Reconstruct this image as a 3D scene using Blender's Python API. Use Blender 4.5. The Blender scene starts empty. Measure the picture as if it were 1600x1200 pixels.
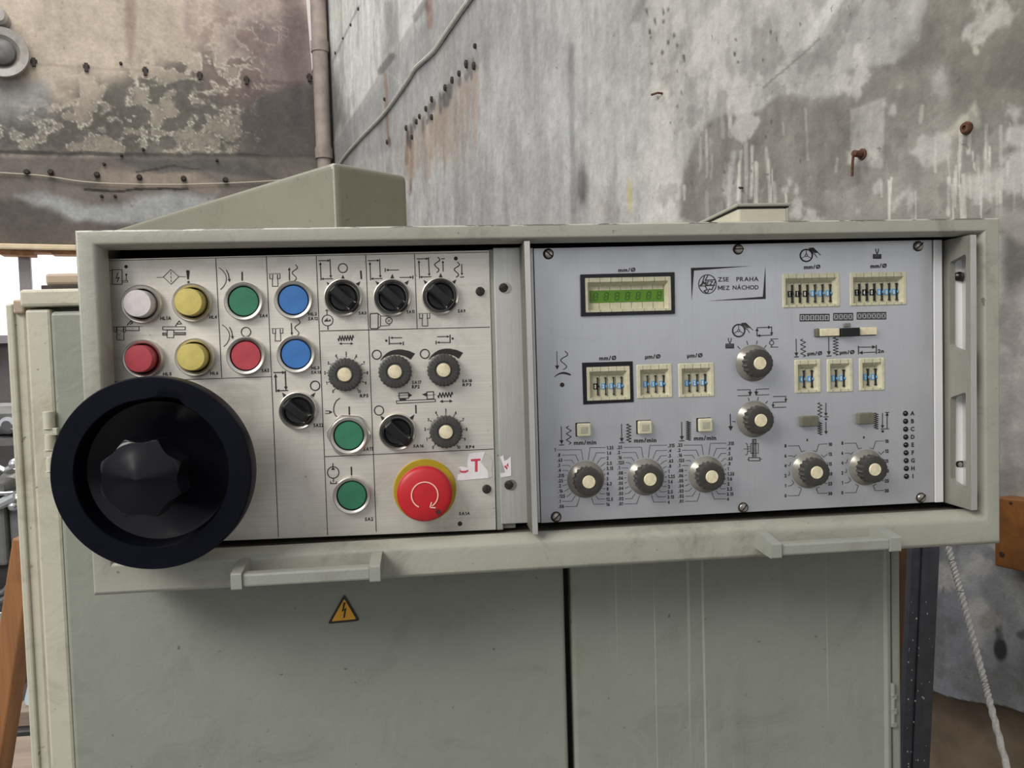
import bpy, math, random
import numpy as np
from mathutils import Vector, Matrix
from mathutils.geometry import tessellate_polygon
C = bpy.context.scene.collection
random.seed(4)
# ------------------------------------------------------------------ camera, light, exposure
F = 1230.0
CAM = np.array([0.0, -0.75, 1.45])
def cam_axes(yaw, pitch, roll):
    cy, sy, cp, sp = math.cos(yaw), math.sin(yaw), math.cos(pitch), math.sin(pitch)
    f = np.array([sy*cp, cy*cp, sp]); r = np.array([cy, -sy, 0.0]); u = np.cross(r, f)
    cr, sr = math.cos(roll), math.sin(roll)
    return r*cr+u*sr, u*cr-r*sr, f
AR, AU, AF = cam_axes(math.radians(5.715), math.radians(-2.50), math.radians(-1.689))
cd = bpy.data.cameras.new('camera'); cam = bpy.data.objects.new('camera', cd); C.objects.link(cam)
cd.sensor_width = 36.0; cd.lens = F/1600*36.0; cd.clip_start = 0.01; cd.clip_end = 200
cam.matrix_world = Matrix(((AR[0], AU[0], -AF[0], CAM[0]), (AR[1], AU[1], -AF[1], CAM[1]), (AR[2], AU[2], -AF[2], CAM[2]), (0, 0, 0, 1)))
sc = bpy.context.scene; sc.camera = cam
sc.view_settings.view_transform = 'Standard'; sc.view_settings.look = 'None'
sc.view_settings.gamma = 1.0; sc.view_settings.use_curve_mapping = False
sc.view_settings.exposure = 0.12
wd = bpy.data.worlds.new('world'); sc.world = wd; wd.use_nodes = True
bg = wd.node_tree.nodes['Background']; bg.inputs['Color'].default_value = (0.95, 0.97, 1.0, 1); bg.inputs['Strength'].default_value = 0.58
def area(name, loc, target, sx, sy, power, col):
    l = bpy.data.lights.new(name, 'AREA'); l.shape = 'RECTANGLE'; l.size = sx; l.size_y = sy; l.energy = power; l.color = col
    o = bpy.data.objects.new(name, l); C.objects.link(o); o.location = loc
    o.rotation_euler = (Vector(target)-Vector(loc)).to_track_quat('-Z', 'Y').to_euler(); return o
area('hall_window_light', (-3.2, -2.6, 4.2), (0.1, 0.2, 1.3), 3.0, 1.8, 215, (1.0, 0.96, 0.90))
area('skylight', (-3.0, 3.5, 8.5), (-1.0, 5.0, 2.0), 5.0, 5.0, 420, (1.0, 0.97, 0.93))

# ------------------------------------------------------------------ photo <-> world helpers
def ray(px, py):
    d = AF*1.0 + AR*((px-800)/F) + AU*((600-py)/F); return d
def hit(px, py, n, p0):
    d = ray(px, py); t = np.dot(np.asarray(p0)-CAM, n)/np.dot(d, n); return CAM+d*t
def W(px, py, y=0.0): return hit(px, py, np.array([0, 1.0, 0]), (0, y, 0))
def WX(px, py, x): return hit(px, py, np.array([1.0, 0, 0]), (x, 0, 0))
def proj(P):
    P = np.asarray(P)-CAM; dz = P@AF
    return np.stack([800+F*(P@AR)/dz, 600-F*(P@AU)/dz], -1)
def mpp(px, py, y=0.0): return float(np.linalg.norm(W(px+1, py, y)-W(px, py, y)))
TH = math.radians(-16.2)
DW = np.array([math.sin(TH), math.cos(TH), 0.0])      # the right wall recedes along this
NW = np.array([DW[1], -DW[0], 0.0])                    # out through the right wall
PW = CAM+NW*1.6
def WW(px, py, off=0.0): return hit(px, py, NW, PW-NW*off)
CORNER = WW(520, 250); CORNER[2] = 0
def WB(px, py, off=0.0): return hit(px, py, DW, CORNER-DW*off)

# ------------------------------------------------------------------ materials
def lin(c): return tuple(((v/255)/12.92 if v/255 <= 0.04045 else ((v/255+0.055)/1.055)**2.4) for v in c)
class NT:
    def __init__(s, name):
        s.m = bpy.data.materials.new(name); s.m.use_nodes = True; s.t = s.m.node_tree; s.b = s.t.nodes['Principled BSDF']
        s.co = s.t.nodes.new('ShaderNodeTexCoord').outputs['Object']
    def n(s, typ, **k):
        x = s.t.nodes.new(typ)
        for a, v in k.items(): setattr(x, a, v)
        return x
    def l(s, a, b): s.t.links.new(a, b)
    def mapped(s, scale):
        m = s.n('ShaderNodeMapping'); m.inputs['Scale'].default_value = scale; s.l(s.co, m.inputs['Vector']); return m.outputs[0]
    def noise(s, scale, detail=4.0, rough=0.6, dist=0.0, vec=None):
        x = s.n('ShaderNodeTexNoise'); x.inputs['Scale'].default_value = scale; x.inputs['Detail'].default_value = detail
        x.inputs['Roughness'].default_value = rough; x.inputs['Distortion'].default_value = dist
        s.l(vec if vec is not None else s.co, x.inputs['Vector']); return x.outputs['Fac']
    def ramp(s, v, a, b, lo=0.0, hi=1.0):
        x = s.n('ShaderNodeMapRange'); x.inputs['From Min'].default_value = a; x.inputs['From Max'].default_value = b
        x.inputs['To Min'].default_value = lo; x.inputs['To Max'].default_value = hi; s.l(v, x.inputs['Value']); return x.outputs[0]
    def mul(s, a, b):
        x = s.n('ShaderNodeMath', operation='MULTIPLY'); s.l(a, x.inputs[0])
        if isinstance(b, float): x.inputs[1].default_value = b
        else: s.l(b, x.inputs[1])
        return x.outputs[0]
    def mix(s, fac, a, b, blend='MIX'):
        x = s.n('ShaderNodeMix', data_type='RGBA', blend_type=blend)
        if isinstance(fac, float): x.inputs[0].default_value = fac
        else: s.l(fac, x.inputs[0])
        for i, v in ((6, a), (7, b)):
            if isinstance(v, tuple): x.inputs[i].default_value = (*v, 1)
            else: s.l(v, x.inputs[i])
        return x.outputs[2]
    def color(s, v):
        if isinstance(v, tuple): s.b.inputs['Base Color'].default_value = (*v, 1)
        else: s.l(v, s.b.inputs['Base Color'])
    def rm(s, r, m=0.0):
        if isinstance(r, float): s.b.inputs['Roughness'].default_value = r
        else: s.l(r, s.b.inputs['Roughness'])
        s.b.inputs['Metallic'].default_value = m
    def bump(s, h, strength=0.2, dist=0.001):
        x = s.n('ShaderNodeBump'); x.inputs['Strength'].default_value = strength; x.inputs['Distance'].default_value = dist
        s.l(h, x.inputs['Height']); s.l(x.outputs[0], s.b.inputs['Normal'])
def plain(name, c, r=0.5, m=0.0, var=0.12, scale=60.0, bump=0.0, spec=0.5):
    t = NT(name); c = lin(c)
    v = t.noise(scale, 5)
    t.color(t.mix(t.ramp(v, 0.35, 0.7), tuple(x*(1+var) for x in c), tuple(x*(1-var) for x in c))); t.rm(float(r), m); t.b.inputs['Specular IOR Level'].default_value = spec
    if bump: t.bump(v, bump, 0.002)
    return t.m
def paint(name, c, dirt=(96, 92, 78), chips=None, rough=0.42, streaks=False, amt=0.55):
    t = NT(name); c = lin(c)
    col = t.mix(t.ramp(t.noise(6, 5), 0.3, 0.7), tuple(x*1.05 for x in c), tuple(x*0.93 for x in c))
    g = t.ramp(t.noise(14, 9, 0.76, 0.8), 0.52, 0.78)
    col = t.mix(t.mul(g, amt), col, lin(dirt))
    sp = t.ramp(t.noise(120, 3, 0.5), 0.70, 0.74)
    col = t.mix(t.mul(sp, 0.6), col, lin((60, 55, 46)))
    if streaks:
        sv = t.noise(1.0, 3, 0.5, vec=t.mapped((130, 20, 0.9)))
        mk = t.mul(t.ramp(sv, 0.61, 0.64), t.ramp(t.noise(3, 2), 0.40, 0.52))
        col = t.mix(t.mul(mk, 0.28), col, lin((206, 206, 190)))
        sd = t.noise(1.0, 4, 0.6, vec=t.mapped((18, 18, 2.0)))
        col = t.mix(t.mul(t.ramp(sd, 0.55, 0.8), 0.35), col, lin((92, 96, 84)))
    if chips is not None:                     # bare brown metal where the top edge is knocked
        z0, z1, x0, x1 = chips
        sx = t.n('ShaderNodeSeparateXYZ'); t.l(t.co, sx.inputs[0])
        zz = t.ramp(sx.outputs['Z'], z0, z1)
        xx = t.ramp(sx.outputs['X'], x0, x1); mx = t.n('ShaderNodeMath', operation='MAXIMUM'); t.l(zz, mx.inputs[0]); t.l(xx, mx.inputs[1]); zz = mx.outputs[0]
        cn = t.ramp(t.noise(1.0, 6, 0.65, vec=t.mapped((24, 40, 60))), 0.53, 0.56)
        col = t.mix(t.mul(cn, zz), col, lin((52, 42, 38)))
    t.color(col); t.rm(t.ramp(g, 0, 1, rough, rough+0.2))
    t.bump(t.noise(38, 5, 0.62, 0.4), 0.3, 0.003)
    return t.m
def brushed(name, c, rough, vert=False, dirt=0.3, metal=1.0, contrast=0.10, dcol=(120, 108, 88)):
    t = NT(name); c = lin(c)
    br = t.noise(1.0, 5, 0.7, vec=t.mapped((900, 900, 14) if vert else (10, 10, 900)))
    col = t.mix(t.ramp(br, 0.3, 0.7), tuple(x*(1+contrast) for x in c), tuple(x*(1-contrast) for x in c))
    if dirt:
        d = t.ramp(t.noise(13, 9, 0.75, 0.8), 0.50, 0.80)
        col = t.mix(t.mul(d, dirt), col, lin(dcol))
        s = t.ramp(t.noise(210, 2, 0.5), 0.73, 0.76)
        col = t.mix(t.mul(s, dirt), col, lin((70, 60, 48)))
    t.color(col); t.rm(t.ramp(t.noise(20, 5), 0.3, 0.7, rough-0.05, rough+0.07), metal)
    t.bump(br, 0.06, 0.0006)
    return t.m
M = {}
M['console'] = paint('console_paint', (160, 160, 147), rough=0.36)
M['cabinet'] = paint('cabinet_paint', (138, 141, 130), rough=0.42, amt=0.42)
M['cabinet_drips'] = paint('cabinet_paint_with_drips', (138, 141, 130), streaks=True, rough=0.42, amt=0.42)
M['cabinet_side'] = paint('cabinet_edge_paint', (188, 184, 166), dirt=(112, 98, 82), amt=0.6)
M['rusty_top'] = paint('rusty_edge', (172, 154, 134), dirt=(84, 66, 58), amt=0.9)
M['hood'] = paint('hood_paint', (126, 124, 109), dirt=(92, 86, 72), amt=0.4, rough=0.28)
M['edge_strip'] = paint('worn_edge_strip', (150, 152, 142), amt=0.6)
M['alu_left'] = brushed('brushed_worn_aluminium', (232, 226, 214), 0.42, dirt=0.42, metal=0.7)
M['alu_right'] = brushed('anodised_aluminium', (212, 213, 217), 0.34, vert=True, dirt=0.14, metal=0.72, contrast=0.04)
M['alu_bar'] = brushed('bare_aluminium', (214, 213, 208), 0.42, vert=True, dirt=0.25, metal=0.8)
M['alu_flange'] = brushed('pale_aluminium', (243, 243, 245), 0.4, vert=True, dirt=0.1, metal=0.4, contrast=0.03)
M['bracket'] = brushed('dull_aluminium', (150, 148, 138), 0.5, vert=True, dirt=0.5, metal=0.4)
M['dark_alu'] = brushed('dark_aluminium', (104, 102, 95), 0.5, vert=True, dirt=0.6, metal=0.3)  # darker than the bracket aluminium, with dirt blotches; for the divider plate
M['chrome'] = plain('chrome', (208, 203, 195), 0.34, 0.95, 0.08, 90)
M['steel'] = plain('nickel_screw', (185, 178, 168), 0.32, 1.0, 0.25, 300)
M['shelf'] = paint('dirty_shelf', (110, 106, 96), dirt=(52, 46, 40), amt=0.9)
M['ink'] = plain('black_ink', (38, 35, 33), 0.55, 0, 0.25, 400)
M['black'] = plain('black_plastic', (18, 18, 21), 0.33, 0, 0.3, 50, 0, 0.5)
M['rim'] = plain('black_bakelite', (11, 13, 23), 0.42, 0, 0.25, 30, 0, 0.12)
M['bakelite'] = plain('glossy_bakelite', (11, 12, 18), 0.22, 0, 0.25, 25, 0, 0.3)
M['broken'] = plain('broken_bakelite', (24, 24, 27), 0.8, 0, 0.4, 300, 0.6)
M['knob'] = plain('dark_grey_plastic', (58, 56, 53), 0.42, 0, 0.2, 120)
M['pot'] = plain('charcoal_plastic', (60, 59, 57), 0.45, 0, 0.25, 120)
M['ivory'] = plain('ivory_plastic', (218, 208, 176), 0.4, 0, 0.14, 220)
M['bezel'] = plain('beige_plastic', (198, 193, 166), 0.48, 0, 0.12, 220)
M['skirt'] = plain('grey_knob_skirt', (132, 128, 120), 0.26, 0.3, 0.08, 80)
M['dark'] = plain('dark_void', (14, 13, 13), 0.7, 0, 0.2)
M['lcd'] = plain('green_display', (84, 130, 30), 0.35, 0, 0.06, 200)
M['lcd_seg'] = plain('dark_green_segment', (48, 76, 22), 0.35, 0, 0.05)
M['blue_tile'] = plain('blue_digit', (98, 158, 206), 0.5, 0, 0.1)
M['white_tile'] = plain('white_digit', (232, 230, 218), 0.5, 0, 0.05)
M['paper'] = plain('white_sticker', (226, 220, 222), 0.6, 0, 0.08, 60)
M['red_ink'] = plain('red_ink', (196, 62, 78), 0.6, 0, 0.12)
for k, c in dict(white=(216, 208, 208), yellow=(200, 184, 104), red=(178, 66, 76), green=(52, 120, 88), blue=(58, 114, 180)).items():
    M['cap_'+k] = plain(k+'_button_plastic', c, 0.42, 0, 0.10, 110)
M['stop_red'] = plain('emergency_red', (186, 30, 38), 0.45, 0, 0.08, 60)
M['stop_yellow'] = plain('emergency_yellow', (172, 146, 24), 0.5, 0, 0.08, 60)
M['arrow_white'] = plain('pale_arrow', (238, 190, 172), 0.5, 0, 0.05)
M['sign_yellow'] = plain('warning_yellow', (222, 160, 40), 0.5, 0, 0.08, 80)
M['grey_btn'] = plain('smoky_button', (104, 102, 88), 0.3, 0, 0.15, 150)
M['key_glass'] = plain('cloudy_window', (168, 164, 146), 0.35, 0, 0.12, 200)
M['led'] = plain('dark_led', (26, 26, 28), 0.15, 0, 0.1)
M['rust'] = plain('rust', (116, 74, 46), 0.85, 0, 0.4, 90, 0.5)
M['dark_rust'] = plain('dark_rust', (82, 52, 38), 0.85, 0, 0.5, 120, 0.5)
M['dark_iron'] = plain('dark_iron', (54, 47, 42), 0.7, 0.2, 0.4, 90, 0.4)
M['cable'] = plain('grey_cable', (176, 174, 166), 0.6, 0, 0.15, 30)
M['wire'] = plain('pale_wire', (176, 168, 152), 0.6)
M['rope'] = plain('white_rope', (196, 192, 188), 0.8, 0, 0.18, 400, 0.5)
M['post'] = plain('dark_painted_steel', (80, 83, 90), 0.4, 0.2, 0.2, 30)
M['fleck'] = plain('paint_fleck', (205, 205, 200), 0.6)
M['bell'] = plain('grey_enamel', (150, 145, 138), 0.4, 0, 0.2, 12)
M['bell_dark'] = plain('dark_enamel', (92, 90, 90), 0.45, 0, 0.2, 12)
M['machine'] = plain('machine_grey', (112, 112, 110), 0.35, 0.2, 0.3, 8)
M['machine_dark'] = plain('machine_dark_grey', (56, 54, 54), 0.5, 0.1, 0.35, 8)  # darker grey of the machine base, table, wheel head and bench top
M['bright_steel'] = plain('polished_steel', (225, 225, 225), 0.16, 1.0, 0.05)
M['sheet_blue'] = plain('pale_blue_sheet', (188, 208, 214), 0.3, 0, 0.06)
M['teal'] = plain('teal_enamel', (120, 150, 142), 0.4, 0, 0.15, 20)
M['pipe'] = plain('dusty_pipe', (146, 134, 126), 0.75, 0, 0.25, 5, 0.3)
M['white_strip'] = plain('white_painted_strip', (226, 220, 216), 0.6, 0, 0.05)
M['cream'] = plain('cream_plaster', (226, 206, 172), 0.8, 0, 0.12, 8, 0.3)
M['mortar'] = plain('crumbled_mortar', (126, 92, 62), 0.9, 0, 0.4, 14, 0.6)
M['sash'] = plain('grey_window_frame', (150, 144, 146), 0.6, 0, 0.1)
M['floor'] = plain('concrete_floor', (112, 112, 114), 0.75, 0, 0.2, 3, 0.2)
def wood(name, c, c2, axis='z', sc_=30):
    t = NT(name)
    mp = {'z': (sc_, sc_, 1.5), 'x': (1.5, sc_, sc_)}[axis]
    v = t.noise(1.0, 7, 0.65, 0.5, vec=t.mapped(mp)); k = t.ramp(t.noise(9, 4), 0.55, 0.75)
    col = t.mix(t.ramp(v, 0.35, 0.68), lin(c), lin(c2)); col = t.mix(t.mul(k, 0.45), col, tuple(x*0.4 for x in lin(c2)))
    t.color(col); t.rm(0.6); t.bump(v, 0.3, 0.002); return t.m
M['plank'] = wood('orange_brown_wood', (150, 102, 60), (104, 68, 40))
M['plank_dark'] = wood('weathered_brown_wood', (132, 96, 64), (92, 66, 46))
M['box_wood'] = wood('varnished_brown_wood', (138, 88, 38), (108, 66, 28), 'x', 22)
M['board'] = wood('greyed_board', (150, 132, 118), (108, 94, 84), 'x', 20)
def glass():
    t = NT('dusty_window_glass'); t.color((0.95, 0.96, 0.97)); t.rm(0.02); t.b.inputs['Transmission Weight'].default_value = 1.0
    t.b.inputs['IOR'].default_value = 1.02; return t.m
M['glass'] = glass()
def wallmat(name, rough=0.9):
    t = NT(name)
    a = t.n('ShaderNodeVertexColor'); a.layer_name = 'stain'
    f = t.ramp(t.noise(26, 9, 0.72), 0.25, 0.75, 0.66, 1.02)
    g = t.ramp(t.noise(120, 5, 0.7), 0.2, 0.8, 0.90, 1.08)
    x = t.n('ShaderNodeVectorMath', operation='SCALE'); t.l(a.outputs['Color'], x.inputs[0]); t.l(t.mul(f, g), x.inputs['Scale'])
    pit = t.ramp(t.noise(36, 3, 0.5, 0.4), 0.70, 0.735)
    col = t.mix(t.mul(pit, 0.55), x.outputs[0], (0.10, 0.09, 0.08))
    t.color(col); t.rm(rough); t.bump(t.noise(30, 9, 0.72), 0.35, 0.012); return t.m
M['wall_stain'] = wallmat('stained_concrete', 0.9); M['back_stain'] = wallmat('stained_plaster')

# ------------------------------------------------------------------ mesh builder
class MB:
    def __init__(s): s.v = []; s.f = []; s.m = []; s.sm = []
    def add(s, v, f, m=0, smooth=False):
        k = len(s.v); s.v += [tuple(map(float, p)) for p in v]
        s.f += [tuple(i+k for i in q) for q in f]; s.m += [m]*len(f); s.sm += [smooth]*len(f); return s
    def box(s, a, b, m=0):
        x0, y0, z0 = a; x1, y1, z1 = b
        v = [(x0, y0, z0), (x1, y0, z0), (x1, y1, z0), (x0, y1, z0), (x0, y0, z1), (x1, y0, z1), (x1, y1, z1), (x0, y1, z1)]
        return s.hexa(v, m)
    def hexa(s, v, m=0):
        return s.add(v, [(0, 3, 2, 1), (4, 5, 6, 7), (0, 1, 5, 4), (1, 2, 6, 5), (2, 3, 7, 6), (3, 0, 4, 7)], m)
    def oriented(s, c, ax, ay, az, m=0):
        c, ax, ay, az = map(np.asarray, (c, ax, ay, az))
        return s.hexa([c-ax-ay-az, c+ax-ay-az, c+ax+ay-az, c-ax+ay-az, c-ax-ay+az, c+ax-ay+az, c+ax+ay+az, c-ax+ay+az], m)
    def prism(s, poly, y0, y1, m=0, holes=(), plane='xz', smooth=False):
        """polygon in x,z (or y,z) pushed from y0 (front) to y1 (back)"""
        loops = [list(poly)]+[list(h) for h in holes]
        tri = tessellate_polygon([[Vector((p[0], p[1], 0)) for p in l] for l in loops])
        pts = [p for l in loops for p in l]; n = len(pts)
        mk = (lambda p, d: (p[0], d, p[1])) if plane == 'xz' else (lambda p, d: (d, p[0], p[1]))
        v = [mk(p, y0) for p in pts]+[mk(p, y1) for p in pts]
        f = [tuple(t) for t in tri]+[tuple(i+n for i in reversed(t)) for t in tri]
        s.add(v, f, m); k = 0; sf = []
        for l in loops:
            L = len(l); sf += [(k+i, k+(i+1) % L, n+k+(i+1) % L, n+k+i) for i in range(L)]; k += L
        s.add(v, sf, m, smooth); return s
    def lathe(s, prof, m=0, n=48, c=(0, 0), rfun=None, smooth=True, cap=True):
        """profile (radius, height); height is towards the viewer (-y)"""
        v = []; f = []
        for i, (r, h) in enumerate(prof):
            for k in range(n):
                a = 2*math.pi*k/n; rr = r if rfun is None else rfun(r, a, i)
                v.append((c[0]+rr*math.cos(a), -h, c[1]+rr*math.sin(a)))
        for i in range(len(prof)-1):
            for k in range(n):
                k2 = (k+1) % n; f.append((i*n+k, i*n+k2, (i+1)*n+k2, (i+1)*n+k))
        s.add(v, f, m, smooth)
        if cap: s.add(v[-n:], [tuple(range(n))], m)
        return s
    def tube(s, pts, r, m=0, n=8, twist=None):
        pts = [np.asarray(p, float) for p in pts]; v = []; f = []
        for i, p in enumerate(pts):
            t = pts[min(i+1, len(pts)-1)]-pts[max(i-1, 0)]; t = t/np.linalg.norm(t)
            a = np.cross(t, (0, 0, 1.0)) if abs(t[2]) < 0.9 else np.cross(t, (0, 1.0, 0)); a /= np.linalg.norm(a); b = np.cross(t, a)
            for k in range(n):
                q = 2*math.pi*k/n; rr = r
                if twist: rr = r*(1+0.22*math.cos(3*(q-twist*i)))
                v.append(p+rr*(math.cos(q)*a+math.sin(q)*b))
        for i in range(len(pts)-1):
            for k in range(n):
                f.append((i*n+k, i*n+(k+1) % n, (i+1)*n+(k+1) % n, (i+1)*n+k))
        f.append(tuple(range(n))); f.append(tuple((len(pts)-1)*n+k for k in range(n)))
        return s.add(v, f, m, True)
    def mesh(s, name, mats):
        me = bpy.data.meshes.new(name); me.from_pydata(s.v, [], s.f)
        for m in mats: me.materials.append(M[m])
        me.polygons.foreach_set('material_index', s.m); me.polygons.foreach_set('use_smooth', s.sm); me.update()
        if any(s.sm): me.set_sharp_from_angle(angle=math.radians(32))
        return me
WL = {}
def place(name, me, parent=None, loc=(0, 0, 0), bevel=0.0, seg=2):
    o = bpy.data.objects.new(name, me); C.objects.link(o); loc = np.asarray(loc, float)
    WL[o] = loc
    if parent: o.parent = parent; o.location = loc-WL[parent]
    else: o.location = loc
    if bevel:
        b = o.modifiers.new('bevel', 'BEVEL'); b.width = bevel; b.segments = seg; b.limit_method = 'ANGLE'; b.angle_limit = math.radians(40)
    return o
def build(mb, name, mats, parent=None, loc=(0, 0, 0), bevel=0.0, world=True, seg=2):
    """world=True: the vertices are world coordinates, moved to be relative to loc"""
    if world:
        l = np.asarray(loc, float); mb.v = [tuple(np.asarray(p)-l) for p in mb.v]
    return place(name, mb.mesh(name, mats), parent, loc, bevel, seg)
def thing(name, label, cat, loc, group=None):
    o = bpy.data.objects.new(name, None); o.empty_display_size = 0.05; C.objects.link(o); o.location = loc; WL[o] = np.asarray(loc, float)
    return tag(o, label, cat, group)
def tag(o, label, cat, group=None):
    o['label'] = label; o['category'] = cat
    if group: o['group'] = group
    return o
def struct(o): o['kind'] = 'structure'; return o

# ------------------------------------------------------------------ numpy noise for stains
def vnoise(x, y, seed):
    xi = np.floor(x).astype(np.int64); yi = np.floor(y).astype(np.int64); xf = x-xi; yf = y-yi
    def h(a, b):
        n = (a*374761393+b*668265263+seed*974711) & 0x7fffffff
        n = ((n ^ (n >> 13))*1274126177) & 0x7fffffff
        return ((n ^ (n >> 16)) & 0xffff)/65535.0
    u = xf*xf*(3-2*xf); v = yf*yf*(3-2*yf)
    return (h(xi, yi)*(1-u)+h(xi+1, yi)*u)*(1-v)+(h(xi, yi+1)*(1-u)+h(xi+1, yi+1)*u)*v
def fbm(x, y, seed, o=5):
    s = 0; a = 0.5; t = 0
    for i in range(o): s = s+a*vnoise(x*2**i, y*2**i, seed+i*17); t += a; a *= 0.55
    return s/t
def sstep(a, b, x): t = np.clip((x-a)/(b-a), 0, 1); return t*t*(3-2*t)
def inpoly(X, Y, poly):
    r = np.zeros(X.shape, bool); n = len(poly)
    for i in range(n):
        (x1, y1), (x2, y2) = poly[i], poly[(i+1) % n]
        if y1 == y2: continue
        r ^= ((y1 > Y) != (y2 > Y)) & (X < (x2-x1)*(Y-y1)/(y2-y1)+x1)
    return r
def polydist(X, Y, poly):      # >0 inside
    d = np.full(X.shape, 1e9); n = len(poly)
    for i in range(n):
        (x1, y1), (x2, y2) = poly[i], poly[(i+1) % n]; L = (x2-x1)**2+(y2-y1)**2
        t = np.clip(((X-x1)*(x2-x1)+(Y-y1)*(y2-y1))/max(L, 1e-9), 0, 1)
        d = np.minimum(d, np.hypot(X-x1-t*(x2-x1), Y-y1-t*(y2-y1)))
    return np.where(inpoly(X, Y, poly), d, -d)
class Stain:
    """base colour of a wall, painted where each stain really lies on it"""
    def __init__(s, X, Y, U, Z, base, seed):
        s.U, s.Z = U, Z
        wx = (fbm(U*3.1, Z*3.1, seed+1)-0.5)*1; wy = (fbm(U*3.1, Z*3.1, seed+2)-0.5)*1
        s.X = X; s.Y = Y; s.wx, s.wy = wx, wy; s.seed = seed
        s.c = np.tile(np.array(lin(base)), (*X.shape, 1))
    def w(s, amt): return s.X+s.wx*amt, s.Y+s.wy*amt
    def put(s, m, col): m = np.clip(m, 0, 1)[..., None]; s.c = s.c*(1-m)+np.array(lin(col))*m
    def blob(s, cx, cy, rx, ry, col, op=1.0, soft=0.5, warp=20):
        X, Y = s.w(warp); d = np.hypot((X-cx)/rx, (Y-cy)/ry); s.put(op*(1-sstep(1-soft, 1+soft, d)), col)
    def poly(s, pts, col, op=1.0, soft=8, warp=20):
        X, Y = s.w(warp); s.put(op*sstep(-soft, soft, polydist(X, Y, pts)), col)
    def line(s, a, b, wd_, col, op=1.0, warp=5):
        X, Y = s.w(warp); L = (b[0]-a[0])**2+(b[1]-a[1])**2
        t = np.clip(((X-a[0])*(b[0]-a[0])+(Y-a[1])*(b[1]-a[1]))/L, 0, 1)
        d = np.hypot(X-a[0]-t*(b[0]-a[0]), Y-a[1]-t*(b[1]-a[1])); s.put(op*(1-sstep(wd_*0.4, wd_, d)), col)
    def mod(s, n, lo, hi): s.c *= (lo+(hi-lo)*n)[..., None]
def grid_mesh(name, P, colors, mat):
    h, w = P.shape[:2]; me = bpy.data.meshes.new(name)
    idx = np.arange(h*w).reshape(h, w); q = np.stack([idx[:-1, :-1], idx[:-1, 1:], idx[1:, 1:], idx[1:, :-1]], -1).reshape(-1, 4)
    me.vertices.add(h*w); me.vertices.foreach_set('co', P.reshape(-1).astype(np.float32))
    me.loops.add(q.size); me.loops.foreach_set('vertex_index', q.reshape(-1).astype(np.int32))
    me.polygons.add(len(q)); me.polygons.foreach_set('loop_start', (np.arange(len(q))*4).astype(np.int32))
    me.update(calc_edges=True)
    a = me.color_attributes.new('stain', 'FLOAT_COLOR', 'POINT')
    a.data.foreach_set('color', np.concatenate([np.clip(colors, 0, 1).reshape(-1, 3), np.ones((h*w, 1))], 1).astype(np.float32).reshape(-1))
    me.materials.append(M[mat]); return me
# ------------------------------------------------------------------ the hall: floor and walls
fl = MB(); fl.box((-14, -10, -0.1), (6, 14, 0)); struct(build(fl, 'floor', ['floor'], None, (0, 0, 0)))
UC = float(np.dot(CORNER-PW, DW))
us = [float(np.dot(WW(px, 500)-PW, DW)) for px in range(1664, 511, -2)]
us = np.array([-1.6, -1.0, -0.4, 0.1]+[u for u in us if 0.2 < u < UC-0.02]+[UC])
zs = np.concatenate([np.arange(0.2, 0.45, 0.05), np.arange(0.45, 2.6, 0.0055), np.arange(2.6, 6.6, 0.014)])
ea, eb = WW(1468, 1083), WW(1600, 1117)
ua, ub = np.dot(ea-PW, DW), np.dot(eb-PW, DW)
U, Z = np.meshgrid(us, zs)
edge = np.clip(ea[2]+(U-ua)/(ub-ua)*(eb[2]-ea[2]), 0.2, 0.9)+(fbm(U*6, U*0, 5)-0.5)*0.03
Z = np.maximum(Z, edge)
P = PW[None, None]*np.array([1, 1, 0])+U[..., None]*DW+np.stack([0*Z, 0*Z, Z], -1)
XY = proj(P); X, Y = XY[..., 0], XY[..., 1]
behind = ((P-CAM)@AF) < 0.3; X = np.where(behind, 3000, X); Y = np.where(behind, 600, Y)
S = Stain(X, Y, U, Z, (176, 176, 173), 11)
S.put(sstep(900, 1150, X)*0.6, (178, 176, 168)); S.put(0.5*(1-sstep(150, 330, Y))*sstep(700, 640, X)*0, (190, 190, 186))
# painted field above a slanting line, with mould along its lower rim
up = [(505, 255), (545, 190), (600, 103), (667, 0), (720, -90), (505, -90)]
S.poly(up, (216, 217, 212), 0.9, 2, 2)
S.poly([(505, 250), (545, 190), (528, 120), (508, 60)], (92, 92, 88), 0.85, 14, 26)
S.line((512, 112), (560, 10), 2.5, (150, 150, 146), 0.7, 4)
S.poly([(592, 112), (622, 66), (616, 0), (600, 0)], (150, 150, 146), 0.75, 8, 12)
S.line((596, 110), (613, 88), 9, (96, 96, 92), 0.8, 10); S.line((650, 28), (668, 2), 8, (112, 112, 108), 0.7, 10)
S.poly([(506, 258), (540, 205), (560, 240), (545, 262)], (128, 128, 125), 0.7, 14, 20)
S.poly([(505, 262), (560, 175), (690, 0), (790, 0), (770, 90), (740, 110), (630, 230)], (152, 152, 151), 0.65, 6, 14)
S.poly([(688, 70), (700, 40), (760, 20), (760, 90), (740, 100), (705, 118)], (146, 146, 146), 0.55, 10, 16)
S.poly([(682, 45), (695, 60), (700, 150), (683, 145)], (186, 184, 172), 0.6, 6, 10)
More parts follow.
